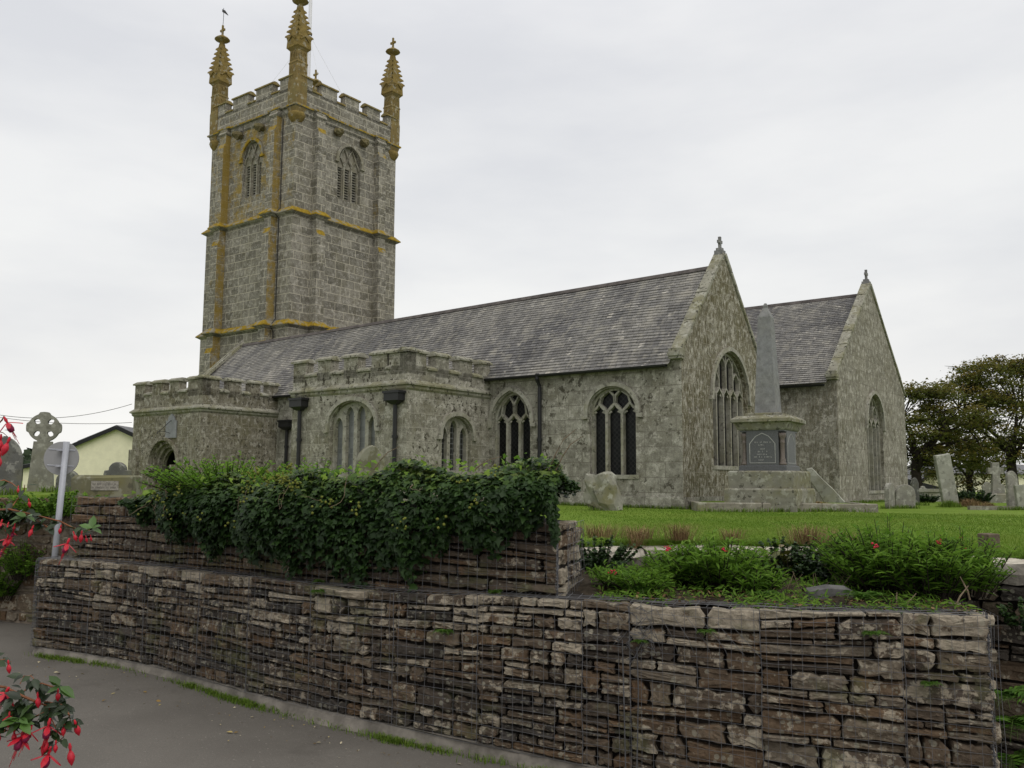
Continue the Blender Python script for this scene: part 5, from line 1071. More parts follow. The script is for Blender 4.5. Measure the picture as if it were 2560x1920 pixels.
# leaning flat stone right of the obelisk
p = aty(2068, 1258, 25.5); mb = MB(); F0 = frame((0, 0, 0), (1, 0, 0), (0, -1, 0)); pl = [(-.54, .98), (-.4, 1.02), (-.1, .68), (.2, .38), (.5, .02), (.3, -.2), (.02, -.15), (-.22, .3), (-.5, .72)]
mb.loft([[F0(x, -.18, z) for x, z in pl], [F0(x, .16, z) for x, z in pl], [F0(x*.93, .2, .4+(z-.4)*.95) for x, z in pl]], cap0=True); o = mb.build('headstone', HS[2]); o.location = p; o.rotation_euler = (0, 0, R(-22)); tag(o, 'fallen pale slab tilted steeply against the wall right of the obelisk', 'headstone')
# stone cross on plinth (right)
p = aty(2492, 1256, 34.5); cr_ = empty('stone_cross', p, R(-8), 'stocky weathered granite cross on a stepped plinth under the right hand trees', 'cross')
mb = MB(); mb.loft([rsq(.36, -.3), rsq(.36, .3), rsq(.3, .34), rsq(.3, .36)]); mb.build('plinth', HS[0], cr_)
mb = MB(); mb.loft([[(-.17, -.1, .362), (.17, -.1, .362), (.17, .1, .362), (-.17, .1, .362)], [(-.13, -.09, 1.1), (.13, -.09, 1.1), (.13, .09, 1.1), (-.13, .09, 1.1)], [(-.13, -.09, 1.55), (.13, -.09, 1.55), (.13, .09, 1.55), (-.13, .09, 1.55)]]); mb.box(-.28, .28, -.085, .085, 1.1, 1.34); mb.build('shaft', HS[0], cr_)
# celtic cross (left)
p = aty(101, 1226, 16.0); cc_ = empty('celtic_cross', (p.x, p.y, p.z), R(22), 'lichened granite wheel-head cross with four pierced holes on a rough base', 'cross')
CM = stone('celtic_granite', (.22, .215, .18), .35, .3, 11, .4); F0 = frame((0, 0, 0), (1, 0, 0), (0, -1, 0))
mb = MB(); mb.loft([[(-.21, -.11, -.02), (.21, -.11, -.02), (.21, .11, -.02), (-.21, .11, -.02)], [(-.15, -.09, .88), (.15, -.09, .88), (.15, .09, .88), (-.15, .09, .88)]]); mb.build('shaft', CM, cc_)
mb = MB(); ca, ra_ = 1.13, .285; ou = []
for t in np.linspace(0, 2*math.pi, 49)[:-1]:
    q_ = (t % (math.pi/2)); arm = min(q_, math.pi/2-q_) < .36; r_ = ra_ if arm else ra_*.9; ou.append((r_*math.sin(t), ca+r_*math.cos(t)))
hol = []
for k in range(4):
    a = math.pi/4+k*math.pi/2; cx_, cz_ = .155*math.sin(a), ca+.155*math.cos(a); hol.append([(cx_+.05*math.cos(t)*(1+.25*math.cos(2*(t-a))), cz_+.05*math.sin(t)) for t in np.linspace(0, 2*math.pi, 11)[:-1]])
panel(mb, F0, ou, hol, reveal=.18, y=.09); panel(mb, F0, ou, hol, reveal=0, y=-.09); mb.loft([[F0(x, -.09, z) for x, z in ou], [F0(x, .09, z) for x, z in ou]], cap1=False); mb.build('wheel_head', CM, cc_)
mb = MB(); rr = random.Random(3); mb.loft([[(x*(.42+rr.uniform(-.04, .04)), y*.28, z) for x, y in ((-1, -1), (-.2, -1.1), (.6, -1), (1, -.7), (1, .8), (-1, 1))] for z in (-.5, -.1, -.03)]); mb.build('base', CM, cc_)
# low tomb with a carved tablet (left)
p = aty(268, 1242, 13.2); tb = empty('chest_tomb', p, R(8), 'low mossy block tomb with a pale carved tablet on top of the bank wall', 'tomb')
mb = MB(); mb.loft([[(x*.42, y*.3, z+.012*x) for x, y in ((-1, -1), (1, -1), (1, 1), (-1, 1))] for z in (-.4, .28)]+[[(x*.38, y*.26, .32) for x, y in ((-1, -1), (1, -1), (1, 1), (-1, 1))]]); mb.build('body', HS[3], tb)
F0 = frame((0, -.3, 0), (1, 0, 0), (0, -1, 0)); mb = MB(); mb.box(-.14, .24, .002, .012, .1, .235, F=F0); mb.build('tablet', plain('tablet_stone', (.26, .245, .21), .9, .1, .3, 30), tb)
mb = MB(); rr = random.Random(5)
for z in (.18, .13):
    x = -.12
    while x < .2: 
        L = rr.uniform(.012, .03); mb.box(x, x+L*.5, .012, .015, z, z+.022, F=F0); x += L*.6+rr.choice((.006, .008, .02))
mb.build('lettering', plain('worn_letters', (.16, .15, .13), .9), tb)
# overgrown tomb and grass mounds (right)
tw = aty(2432, 1250, 33.0); herb('tomb_ivy', (tw.x, tw.y, 1.5), 1.0, .62, 90, .11, T_IVY, IVYM, 'dark creeper smothering an old tomb left of the stone cross', 'ivy', seed=81, per=22, wide=.75)
tw = aty(2315, 1248, 34.0); herb('bramble', (tw.x, tw.y, 1.5), .55, .42, 50, .1, T_IVY, IVYM, 'low dark bramble patch between the touching pair and the leaning slab', 'bush', seed=82, per=16)
mb = MB(); tp_ = aty(2316, 1238, 36.0); mb.loft([[(x*.55, y*.3, z) for x, y in ((-1, -1), (1, -1), (1, 1), (-1, 1))] for z in (-.3, .34)]+[[(x*.62, y*.36, z) for x, y in ((-1, -1), (1, -1), (1, 1), (-1, 1))] for z in (.342, .46)]); o = mb.build('table_tomb', HS[2]); o.location = (tp_.x, tp_.y, 1.55); tag(o, 'grey flat topped tomb seen beyond the bramble patch', 'tomb')
for i, (px, py, Y, r, h, n, lab, m_) in enumerate(((2375, 1272, 28.2, .5, .4, 700, 'long green grass round the foot of the leaning slab', GRASSM), (2425, 1274, 28.5, .62, .48, 900, 'brown grassy mound right of the leaning slab', DRYM), (2470, 1274, 29.0, .45, .36, 600, 'brown and green grass mound before the stone cross', DRYM), (2040, 1258, 24.6, .6, .14, 420, 'short dry grass along the obelisk kerb', DRYM))):
    p = aty(px, py, Y); g = np.random.default_rng(200+i); root = empty('grass_mound', p, 0, lab, 'grass', 'overgrown grass mounds by the graves'); P_ = np.stack([g.normal(0, r*.42, n), g.normal(0, r*.3, n), np.zeros(n)], 1); q = np.exp(-(P_[:, 0]/r)**2*2); P_[:, 2] = -.06+.3*h*q
    blades('foliage', P_, g.uniform(.4, 1, n)*h*.8*(.4+.6*q), m_, root, wid=.006, bend=.7)
# right kerb line
p = aty(2520, 1284, 26.0); mb = MB(); mb.loft([[(-1.1, 0, -.2), (1.6, 0, -.2), (1.6, .16, -.2), (-1.1, .16, -.2)], [(-1.1, 0, .1), (1.6, 0, .1), (1.6, .16, .1), (-1.1, .16, .1)]]); o = mb.build('grave_kerb', kerb_m); o.location = (p.x, p.y, 1.5); tag(o, 'low kerbstone on the lawn below the short pale slab', 'kerb')
# ------------------------------------------------------------------ trees
def tree(px, Y, base, htop, rx, label, seed, ncl=46, trunk=.28, cz0=.3, lsize=.135, perc=250, off=0.0):
    rr = random.Random(seed); g = np.random.default_rng(seed); p = aty(px, 1240, Y); root = empty('sycamore_tree', (p.x, p.y, base), 0, label, 'tree', 'trees beyond the graves'); mb = MB(); Hh = htop-base
    mb.tube([(0, 0, -.3), (.04, 0, Hh*.15), (.0, .05, Hh*.3), (.1, 0, Hh*.42)], [trunk*1.3, trunk, trunk*.85, trunk*.6], 9); Pp, Nn, Tt, Tn = [], [], [], []
    limbs = []
    for q in range(9):
        a = q*2.4+rr.uniform(-.3, .3); l = rr.uniform(.45, .8); e = Vector((math.cos(a)*rx*l+off, math.sin(a)*rx*l*.8, Hh*rr.uniform(.45, .75))); b = Vector((.05, 0, Hh*rr.uniform(.2, .42))); m_ = b.lerp(e, .5)+Vector((0, 0, Hh*rr.uniform(-.03, .07))); mb.tube([b, b.lerp(m_, .6)+Vector((rr.uniform(-.1, .1), 0, .05)), m_, e], [trunk*.5, trunk*.36, trunk*.26, trunk*.1], 6); limbs += [m_, e]
    for q in range(ncl):
        a = rr.uniform(0, 6.283); u = rr.random(); rad = math.sqrt(rr.random()); zf = cz0+(1-cz0)*u**.85; prof = math.sqrt(max(.03, 1-((zf-.48)/.54)**2)); c = Vector((math.cos(a)*rx*rad*prof+off, math.sin(a)*rx*rad*prof*.8, Hh*zf*.97))
        n_ = min(limbs, key=lambda v: (v-c).length); mb.tube([n_, n_.lerp(c, .5)+Vector((rr.uniform(-.15, .15), rr.uniform(-.15, .15), .1)), c], [trunk*.13, trunk*.09, trunk*.04], 5, cap=False)
        for j in range(4): d = c+Vector((rr.uniform(-.9, .9), rr.uniform(-.9, .9), rr.uniform(-.1, .35))); mb.tube([c, c.lerp(d, .5)+Vector((0, 0, .08)), d], [.03, .02, .008], 4, cap=False)
        cr_ = rr.uniform(.65, 1.25); k = int(perc*cr_*rr.uniform(.55, 1.1)); x = g.normal(0, cr_*.52, (k, 3))*(1, 1, .36); x[:, 2] += .2-.24*(x[:, 0]**2+x[:, 1]**2)/cr_**2; Pp.append(x+np.array(c)); Nn.append(g.normal(0, .5, (k, 3))+(0, 0, 1)); Tt.append(g.normal(0, 1, (k, 3))-(0, 0, .5)); t = g.random((k, 3)); t[:, 0] = np.clip(.12+.36*t[:, 0]+.5*np.clip((x[:, 2]+.1)/.4, 0, 1)*rr.uniform(.2, 1.1), 0, 1); t[:, 1] = .4+.6*t[:, 1]; Tn.append(t)
    mb.build('trunk', BARK, root, smooth=True); Pp = np.concatenate(Pp); leaves('crown', Pp, np.concatenate(Nn), np.concatenate(Tt), g.uniform(.7, 1.3, len(Pp))*lsize, T_IVY, TREEM, root, np.concatenate(Tn)); return root
tree(2292, 47, 1.4, 7.3, 3.0, 'autumn browned sycamore close behind the far gable', 5, ncl=60, trunk=.26, cz0=.2, off=.9)
tree(2532, 50, 1.4, 9.3, 5.0, 'large spreading sycamore with thick trunk at the right edge', 9, ncl=125, trunk=.28, cz0=.2)
tree(2425, 58, 1.2, 6.6, 3.4, 'lower dark sycamore between the other two trees', 14, ncl=52, trunk=.2, cz0=.12)
# ------------------------------------------------------------------ houses
CREAM = plain('cream_render', (.8, .76, .57), .9, .2, .06, 2); DKTRIM = plain('dark_bargeboard', (.014, .014, .016), .6, .3); TILE = plain('grey_roof_tile', (.15, .15, .155), .8, .2, .2, 4); PANEL = plain('solar_panel_glass', (.2, .205, .215), .12, .6, .05)
def house(name, p, rz, wd, dp, ev, rg, label, cat='house', base=-3.0, wallm=None, asym=0.0, roofm=None):
    h = empty(name, p, rz, label, cat); F0 = frame((0, 0, 0), (1, 0, 0), (0, -1, 0)); a = wd/2; mb = MB()
    panel(mb, F0, [(-a, base), (a, base), (a, ev), (asym, rg), (-a, ev)], []); panel(mb, frame((0, dp, 0), (1, 0, 0), (0, 1, 0)), [(-a, base), (a, base), (a, ev), (asym, rg), (-a, ev)], [])
    for sx in (-1, 1): mb.add([(sx*a, 0, base), (sx*a, dp, base), (sx*a, dp, ev), (sx*a, 0, ev)], [(0, 1, 2, 3)])
    mb.build('wall', wallm or CREAM, h)
    rf = MB()
    for sx in (-1, 1):
        e = Vector((sx*a-asym, 0, ev-rg)); e2 = e*(1+.3/e.length); r0 = Vector((asym, 0, rg+.03)); q = [(r0.x, -.25, r0.z), (r0.x+e2.x, -.25, r0.z+e2.z), (r0.x+e2.x, dp+.25, r0.z+e2.z), (r0.x, dp+.25, r0.z)]
        rf.loft([q, [(x, y, z+.14) for x, y, z in q]], cap0=True)
    ro = rf.build('roof', roofm or TILE, h); tr = MB()
    for sx in (-1, 1):
        e = Vector((sx*a-asym, 0, ev-rg)); e2 = e*(1+.28/e.length); n_ = Vector((-e.z*sx, 0, e.x*sx)).normalized()
        tr.loft([[Vector((asym, y, rg))+v for v in (n_*-.12, n_*.13)]+[Vector((asym+e2.x, y, rg+e2.z))+v for v in (n_*.13, n_*-.12)] for y in (-.3, -.26)], cap0=True)
    tr.build('bargeboard', DKTRIM, ro); return h
pA = aty(294, 1069, 60); hz = lambda px, py, Y: aty(px, py, Y).z
hs_ = house('house', (pA.x, 60, 0), R(4), 6.9, 9, hz(183, 1124, 60)-.05, pA.z, 'cream rendered house with dark bargeboards and roof panels left of the porch', asym=0.0)
mb = MB(); ev_, rg_ = hz(183, 1124, 60), pA.z; sl_ = (ev_-rg_)/3.45
mb.loft([[(-.55, 1.2, rg_-.55*-sl_*1+.42), (-3.1, 1.2, rg_+3.1*sl_+.42), (-3.1, 7.8, rg_+3.1*sl_+.42), (-.55, 7.8, rg_+.55*sl_+.42)], [(-.55, 1.2, rg_+.55*sl_+.48), (-3.1, 1.2, rg_+3.1*sl_+.48), (-3.1, 7.8, rg_+3.1*sl_+.48), (-.55, 7.8, rg_+.55*sl_+.48)]], cap0=True); mb.build('solar_panel', PANEL, hs_)
pB = aty(105, 1170, 62); house('outbuilding', (pB.x, 62, 0), 0, 2.6, 5, hz(66, 1168, 62), hz(66, 1160, 62), 'low cream outbuilding half hidden by the wheel-head cross', 'building')
mb = MB(); p = aty(131, 1200, 58); mb.tube([(0, 0, -3), (0, 0, .35)], .11, 8); o = mb.build('white_pipe', WHITE); o.location = p; tag(o, 'white vertical pipe between the wheel-head cross and the sign', 'pipe')
pC = aty(2335, 1180, 72); house('bungalow', (pC.x, 72, 0), R(10), 7.5, 8, hz(2285, 1222, 72)-.9, hz(2320, 1176, 72), 'cream gabled bungalow seen behind the leaning slab', 'house', base=-1)
mb = MB(); p = aty(2325, 1222, 66); mb.loft([[(-1.7, 0, -1.5), (1.9, 0, -1.5), (1.9, 2, -1.5), (-1.7, 2, -1.5)], [(-1.7, 0, .75), (1.9, 0, -.15), (1.9, 2, -.15), (-1.7, 2, .75)]]); o = mb.build('shed', DKTRIM); o.location = p; tag(o, 'black sloping roofed shed in front of the cream gable', 'shed')
pD = aty(2492, 1190, 75); house('bungalow', (pD.x+2, 75, 0), R(92), 9, 9, hz(2492, 1188, 75), hz(2492, 1166, 75), 'long cream bungalow with grey roof behind the stone cross', 'house', base=-1)
# ------------------------------------------------------------------ wooded hill far left
rr = np.random.default_rng(4); n = 9000; xx = rr.uniform(-150, -55, n); yy = rr.uniform(150, 190, n); hh = 2.2+2.6*np.exp(-((xx+88)/26)**2)+1.2*np.sin(xx*.21)+.8*np.sin(xx*.6+1); P_ = np.stack([xx, yy, -2+(hh+2)*rr.random(n)**.35+0*xx], 1)
hill = leaves('wooded_hill', P_, rr.normal(0, .6, (n, 3))+(0, -.5, .8), rr.normal(0, 1, (n, 3)), rr.uniform(1.2, 2.6, n), T_IVY, leafmat('far_wood', [(.018, .03, .018), (.03, .045, .024), (.045, .06, .03)], .9, .1, 0), None); tag(hill, kind='stuff')
# ------------------------------------------------------------------ left bank wall, its plants and the road sign
LW = Path(smooth_path([Vector(p) for p in ((-15, 14.3, 0), (-11, 13.6, 0), (-8, 13.0, 0), (-6.2, 12.6, 0), (-5.2, 12.3, 0), (-4.4, 11.9, 0))]))
lw = empty('bank_wall', (0, 0, 0), 0, 'tan mortared rubble bank wall at the road bend behind the sign', 'wall')
mb = MB(); drystone(mb, LW, 3.0, LW.L, lambda s: .25, lambda s: 2.0, .17, .3, 55, depth=.035, gap=.011, palef=lambda s, z: .25, tonef=lambda r_: .55+.45*r_.random(), rough=.6); mb.build('rubble_face', RUBBLE, lw)
mb = MB(); mb.loft([[LW(s, -.005, .2), LW(s, -.005, 1.98), LW(s, -.8, 1.98)] for s in np.linspace(2, LW.L, 20)], closed=False, cap0=False, cap1=False); mb.build('mortar', plain('lime_mortar', (.17, .14, .11), .95, .1, .3, 8), lw)
q = LW(LW.at_x(-6.4), .05, 1.72); herb('bank_ivy', q, .8, .42, 110, .085, T_IVY, GREENM, 'ivy capping the bank wall around the sign post', 'ivy', seed=91, per=20)
q = LW(LW.at_x(-7.4), .1, 1.62); herb('bank_ivy', q, .85, .45, 120, .085, T_IVY, IVYM, 'ivy on the bank wall below the wheel-head cross', 'ivy', seed=92, per=20)
q = LW(LW.at_x(-8.6), 0, 1.7); herb('bank_ivy', q, .8, .45, 50, .08, T_IVY, GREENM, 'lighter green ivy on the bank wall at the far left', 'ivy', seed=93, per=20)
for i, (x_, z_, r, h, lab) in enumerate(((-6.85, .85, .45, .6, 'green shrub on the bank wall next to the gabion end'), (-7.25, .55, .45, .6, 'lowest green shrub growing down to the road at the bend'), (-7.7, 1.0, .5, .6, 'green shrub on the bank wall at the left edge'))):
    q = LW(LW.at_x(x_), .1, z_); herb('bank_shrub', q, r, h, 60, .075, T_OVAL, GREENM, lab, 'shrub', 'green shrubs on the bank wall', seed=95+i, per=22)
a, b = aty(137, 1390, 11.9), aty(166.5, 1104, 11.9); d = (b-a)/(b.z-a.z); sg = empty('road_sign', (a.x, a.y, .4), 0, 'round grey road sign seen from behind on a leaning steel post', 'sign')
STEEL = plain('galvanised_post', (.34, .35, .38), .5, .4, .08, 6, metal=.15); SGB = plain('sign_back', (.27, .27, .27), .6, .3, .05)
a0 = Vector((a.x, a.y, .4)); foot = d*(.3-a.z)+a-a0; mb = MB(); mb.tube([foot, b-a0], .04, 12); mb.build('post', STEEL, sg, smooth=True)
ce = aty(154, 1146, 11.97)-a0; ax = d.normalized(); side = Vector((1, .12, 0)); side = (side-ax*side.dot(ax)).normalized(); nn = side.cross(ax); mb = MB(); rings = []
for r_, o_ in ((.2, .012), (.226, .012), (.228, .0), (.226, -.006), (.2, -.006)): rings.append([ce+side*(r_*math.cos(t))+ax*(r_*math.sin(t))+nn*o_ for t in np.linspace(0, 2*math.pi, 41)[:-1]])
mb.loft(rings, cap0=True, cap1=True); mb.build('disc', SGB, sg)
for u in (.115, -.1):
    c_ = ce+ax*u; w_ = .17; f_ = -1 if nn.y > 0 else 1; nv = nn*f_*1.0; mb = MB(); mb.tube([c_-side*w_+nv*.012, c_+side*w_+nv*.012], .009, 5); mb.tube([c_+nv*.07-ax*.014+side*0, c_+nv*.07+ax*.014], .048, 12); mb.build('clip', STEEL, sg)
# ------------------------------------------------------------------ overhead cables
CAB = plain('cable_black', (.06, .055, .05), .6)
for i, (A, B, sag, lab) in enumerate((((-60, 1026), (330, 1010), .55, 'overhead cable rising to the right behind the porch, upper one'), ((-60, 1034), (330, 1056), .25, 'overhead cable falling gently to the right, middle one'), ((-60, 1128), (330, 1192), .1, 'faint low overhead cable far behind the wheel-head cross'))):
    Y = (45, 46, 110)[i]; p0, p1 = aty(*A, Y), aty(*B, Y); mb = MB(); mb.tube([p0.lerp(p1, t)-Vector((0, 0, sag*4*t*(1-t))) for t in np.linspace(0, 1, 25)], .013 if i < 2 else .02, 4); tag(mb.build('overhead_cable', CAB), lab, 'cable', 'overhead cables')
# ------------------------------------------------------------------ fuchsia in the foreground
fu = empty('fuchsia_bush', (-2.25, 2.35, .15), 0, 'fuchsia sprays with hanging red flowers reaching in from the left', 'fuchsia'); FO = Vector((-2.25, 2.35, .15))
FRED = plain('fuchsia_red', (.42, .01, .024), .45, .35, .2, 60); FPUR = plain('fuchsia_purple', (.2, .01, .05), .5, .3, .2, 60); FLEAF = leafmat('fuchsia_leaf', [(.02, .035, .014), (.03, .055, .018), (.05, .1, .02), (.08, .17, .03)], .4, .4, .2); FSTEM = plain('fuchsia_stem', (.2, .075, .03), .6, .3, .3, 60)
rr = random.Random(21); Pp, Nn, Tt, Sz, Tn = [], [], [], [], []
def fleaf(p, size, light=.3, d=None):
    d = d or Vector((rr.uniform(-1, 1), rr.uniform(-.7, .4), rr.uniform(-1, .1))); Pp.append(p[:]); Tt.append(d[:]); Nn.append((rr.gauss(0, .4), -.5+rr.gauss(0, .4), .8)); Sz.append(size*rr.uniform(.7, 1.2)); Tn.append((min(1, max(0, light+rr.uniform(-.25, .25))), rr.random(), 0))
mb = MB()
def fst(pts, D, r=.0022, nl=0, lsz=.034, light=.25, jit=.03):
    Q = [aty(x, y, D+(dd if (dd := 0) else 0)+.02*math.sin(i*1.7))-FO for i, (x, y) in enumerate(pts)]; mb.tube(Q, [r]*(len(Q)-1)+[r*.5], 5, cap=False)
    for i in range(nl):
        t = rr.random()*(len(Q)-1); k = min(int(t), len(Q)-2); p = Q[k].lerp(Q[k+1], t-k); fleaf(p+Vector((rr.gauss(0, jit*.2), rr.gauss(0, jit*.2), rr.gauss(0, jit*.2))), lsz, light)
D1, D2, D3 = 2.3, 2.5, 2.2
fst([(-760, 1700), (-500, 1540), (-300, 1420), (-150, 1300), (-60, 1275), (0, 1274), (25, 1273), (55, 1280)], D2, .0028, 10, .032, .2); fst([(25, 1273), (40, 1253), (60, 1228), (62, 1212)], D2, .0018, 6, .03, .3)
fst([(55, 1280), (95, 1289), (118, 1295), (150, 1303), (185, 1321), (225, 1326)], D2, .0022, 20, .034, .18); fst([(-60, 1275), (-20, 1300), (10, 1310), (40, 1318)], D2, .002, 16, .034, .3); fst([(55, 1280), (90, 1300), (120, 1318), (140, 1312)], D2, .0016, 20, .034, .08)
fst([(-720, 1500), (-420, 1290), (-200, 1200), (-60, 1150), (-20, 1075), (5, 1050), (10, 1040)], D1, .0022, 8, .03, .15); fst([(-20, 1075), (8, 1082), (20, 1092)], D1, .0012, 2, .02); fst([(-500, 1540), (-260, 1350), (-100, 1260), (-40, 1215), (10, 1200), (30, 1208), (45, 1220)], D2, .0018, 12, .03, .5)
fst([(-860, 2000), (-640, 1800), (-400, 1700), (-150, 1690), (-40, 1712), (15, 1718), (50, 1737), (85, 1752), (122, 1766)], D3, .0032, 26, .036, .15); fst([(50, 1737), (75, 1715), (105, 1708), (135, 1718), (148, 1722)], D3, .0018, 20, .034, .1); fst([(70, 1746), (50, 1765), (30, 1790), (10, 1830)], D3, .0018, 26, .038, .3); fst([(85, 1752), (120, 1755), (155, 1762), (172, 1785), (178, 1810)], D3, .002, 26, .036, .2); fst([(122, 1766), (130, 1800), (142, 1825), (160, 1842)], D3, .0016, 22, .036, .22); fst([(-640, 1800), (-300, 1830), (-60, 1850), (0, 1815), (30, 1800), (60, 1805)], D3, .0016, 20, .038, .3); fst([(0, 1790), (40, 1800), (80, 1795), (110, 1780)], D3, .0016, 24, .038, .25); fst([(-400, 1700), (-200, 1690), (-80, 1670), (-10, 1652), (15, 1648), (28, 1655)], D3, .0018, 9, .032, .25); fst([(160, 1842), (150, 1850), (135, 1865)], D3, .0012, 4, .036, .2); fst([(50, 1710), (60, 1690), (78, 1690), (88, 1700)], D3, .0012, 7, .032, .05)
for cx_, cy_, D, li in ((66, 1291, D2, .85), (230, 1320, D2, .85), (48, 1795, D3, .75), (52, 1806, D3, .8), (150, 1716, D3, .8)):
    for j in range(5): a = j*1.26+rr.random(); fleaf(aty(cx_, cy_, D-.03)-FO, .042, li, Vector((math.cos(a), -.3, math.sin(a)*.6)))
for q in range(5): x0 = rr.uniform(-.3, .15); mb.tube([(x0*.2, 0, -.15), (x0, 0, .7), (x0*1.4-.05, .1, 1.2+.15*q)], [.012, .009, .004], 6)
for q in range(700): p = Vector((rr.gauss(-.3, .26), rr.gauss(0, .25), rr.uniform(.3, 1.9))); fleaf(p, .04, .25) if p.x < .1 else None
mb.build('stem', FSTEM, fu); leaves('foliage', np.array(Pp), np.array(Nn), np.array(Tt), Sz, T_OVAL, FLEAF, fu, np.array(Tn))
def fmesh(kind):
    m = MB()
    m.lathe([(.0025, 0), (.003, -.004), (.0045, -.010), (.003, -.014), (.003, -.02)], (0, 0, 0), 7, 0)
    if kind == 'bud': m.lathe([(.003, -.018), (.0075, -.026), (.0095, -.034), (.0075, -.043), (.003, -.051), (.0004, -.055)], (0, 0, 0), 9, 0)
    else:
        for k in range(4):
            a = k*math.pi/2+.4; d = Vector((math.cos(a), math.sin(a), 0)); sdv = Vector((-d.y, d.x, 0)); q = [(0.003, -.019, .003), (.012, -.024, .0065), (.022, -.03, .006), (.031, -.036, .0008)]
            vs = []; [vs.extend([d*r_+sdv*w_+Vector((0, 0, z)), d*(r_+.001)+Vector((0, 0, z+.002)), d*r_-sdv*w_+Vector((0, 0, z))]) for r_, z, w_ in q]
            m.add(vs, [f for j in range(3) for f in ((j*3, j*3+1, j*3+4, j*3+3), (j*3+1, j*3+2, j*3+5, j*3+4))], 0)
        m.lathe([(.003, -.02), (.0075, -.028), (.0085, -.036), (.006, -.044)], (0, 0, 0), 8, 1)
        for k in range(5): a = k*1.3; m.tube([(.002*math.cos(a), .002*math.sin(a), -.04), (.003*math.cos(a), .003*math.sin(a), -.058-.004*(k % 3))], .0007, 4, 0)
        m.tube([(0, 0, -.04), (.001, 0, -.08)], .0008, 4, 0)
    return m
fm = {}
for kind in ('bud', 'open'):
    o = fmesh(kind).build('flower', [FRED, FPUR], fu, smooth=True); fm[kind] = o
first = {'bud': True, 'open': True}
for x, y, D, kind, s in ((25, 1092, D1, 'bud', .95), (3, 1085, D1, 'bud', .9), (2, 1128, D1, 'bud', .9), (10, 1042, D1, 'open', 1.0), (71, 1246, D2, 'bud', .5), (84, 1313, D2, 'bud', .65), (153, 1312, D2, 'bud', .5), (183, 1328, D2, 'bud', .55), (205, 1326, D2, 'bud', .65), (214, 1338, D2, 'bud', .4), (226, 1337, D2, 'bud', .36), (174, 1345, D2, 'open', .95), (6, 1298, D2, 'open', .6), (22, 1305, D2, 'bud', .5), (38, 1308, D2, 'bud', .45), (34, 1322, D2, 'open', .5), (22, 1336, D2, 'open', .75), (29, 1338, D2, 'bud', .6), (46, 1214, D2, 'bud', .4), (5, 1372, D2, 'open', .4),
        (20, 1650, D3, 'bud', .6), (22, 1718, D3, 'open', 1.0), (24, 1778, D3, 'open', .6), (126, 1795, D3, 'open', 1.05), (122, 1835, D3, 'bud', .9), (127, 1866, D3, 'open', 1.1), (36, 1820, D3, 'bud', .65), (62, 1822, D3, 'open', 1.1), (80, 1812, D3, 'open', .9), (140, 1850, D3, 'bud', .55), (186, 1800, D3, 'bud', .8), (174, 1858, D3, 'bud', .95), (94, 1730, D3, 'bud', .7), (145, 1722, D3, 'bud', .6), (160, 1805, D3, 'bud', .6), (0, 1830, D3, 'bud', .5)):
    o = fm[kind]
    if not first[kind]: o = o.copy(); C.objects.link(o); o.parent = fu
    first[kind] = False; o.location = aty(x, y, D-.02)-FO; o.scale = (s*.85, s*.85, s*.85) if False else (s, s, s); o.rotation_euler = (rr.gauss(0, .22), rr.gauss(0, .22), rr.uniform(0, 6))
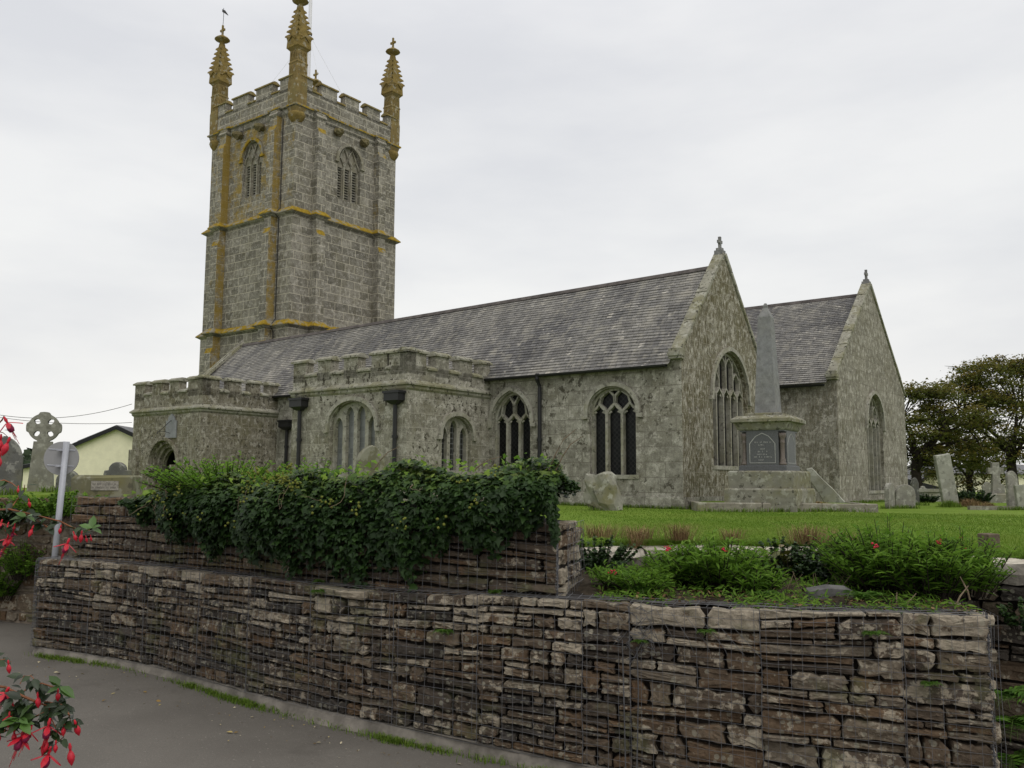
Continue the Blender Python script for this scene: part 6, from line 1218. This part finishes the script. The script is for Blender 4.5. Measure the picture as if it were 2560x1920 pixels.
# ------------------------------------------------------------------ loose green: lawn blades, road verge, fallen leaves
g = np.random.default_rng(77)
n = 120000; t = g.random(n)**1.9*15; xx = g.uniform(.4, 9, n)+t*g.uniform(-.02, .55, n); yy = np.array([yfront(x) for x in xx])-.12+t; P_ = np.stack([xx, yy, zg(xx, yy)-.012], 1); pt_ = np.sin(xx*2.1)*np.sin(yy*1.7)+np.sin(xx*.7+yy*.9)+g.normal(0, .5, n)
tn_ = g.random((n, 3)); tn_[:, 0] = np.clip(.5*tn_[:, 0]+.16*pt_+.28, 0, 1); tn_[:, 1] = .6+.4*tn_[:, 1]; hb = g.uniform(.022, .05, n)*(1+1.3*(t < .6)*g.random(n)+.8*(pt_ > 1.4))
tag(blades('lawn_grass', P_, hb, GRASSM, None, wid=.0035+.0004*t, bend=.6, tint=tn_), kind='stuff')
pts = [CH(x, -.06-abs(g.normal(0, .05)), 0) for x in g.uniform(-7, .1, 1500)]+[CH(.1+abs(g.normal(0, .05)), y, 0) for y in g.uniform(0, 6.2, 700)]+[CH(1.8+abs(g.normal(0, .05)), y, 0) for y in g.uniform(8.8, 18, 900)]
for o in [q for q in bpy.data.objects if q.name.split('.')[0] in ('headstone', 'grave_kerb', 'obelisk_monument') and q.parent is None]:
    L = 2.3 if 'kerb' in o.name and o.type == 'EMPTY' else .38
    for j in range(160 if L < 1 else 900): pts.append(Vector((o.location.x+g.uniform(-L, L), o.location.y-.12-abs(g.normal(0, .07)), 0)))
P_ = np.array([p[:] for p in pts]); P_[:, 2] = zg(P_[:, 0], P_[:, 1])-.02; n = len(P_)
tag(blades('long_grass', P_, g.uniform(.06, .2, n), GRASSM, None, wid=.007, bend=.6), kind='stuff')
ss = []; hh_ = []
for c in range(200):
    s0 = g.uniform(.2, GP.L*.86); w_ = g.uniform(.05, .28); k = int(g.uniform(6, 60)*(1.4 if g.random() < .3 else .6))
    if math.sin(s0*2.3)+g.normal(0, .6) < -.1: continue
    for j in range(k): ss.append((s0+g.normal(0, w_*.6), .1+abs(g.normal(0, .05)))); hh_.append(g.uniform(.025, .085))
P_ = np.array([(GP(s, o_, 0).x, GP(s, o_, 0).y, 0) for s, o_ in ss]); P_[:, 2] = zroad(P_[:, 0])-.005
tag(blades('verge_grass', P_, np.array(hh_), GRASSM, None, wid=.0035, bend=.9), kind='stuff')
n = 230; s = g.random(n)*GP.L; o_ = .2+np.abs(g.normal(0, .4, n)); P_ = np.array([GP(a, b, 0)[:] for a, b in zip(s, o_)]); P_[:, 2] = zroad(P_[:, 0])+.008
tag(leaves('fallen_leaves', P_, g.normal(0, .25, (n, 3))+(0, 0, 1), g.normal(0, 1, (n, 3))*(1, 1, .1), g.uniform(.012, .04, n)*np.where(g.random(n) < .15, 1.6, .7), T_OVAL, leafmat('litter', [(.08, .05, .02), (.25, .16, .05), (.4, .33, .14), (.5, .45, .34)], .8, .1, 0)), kind='stuff')
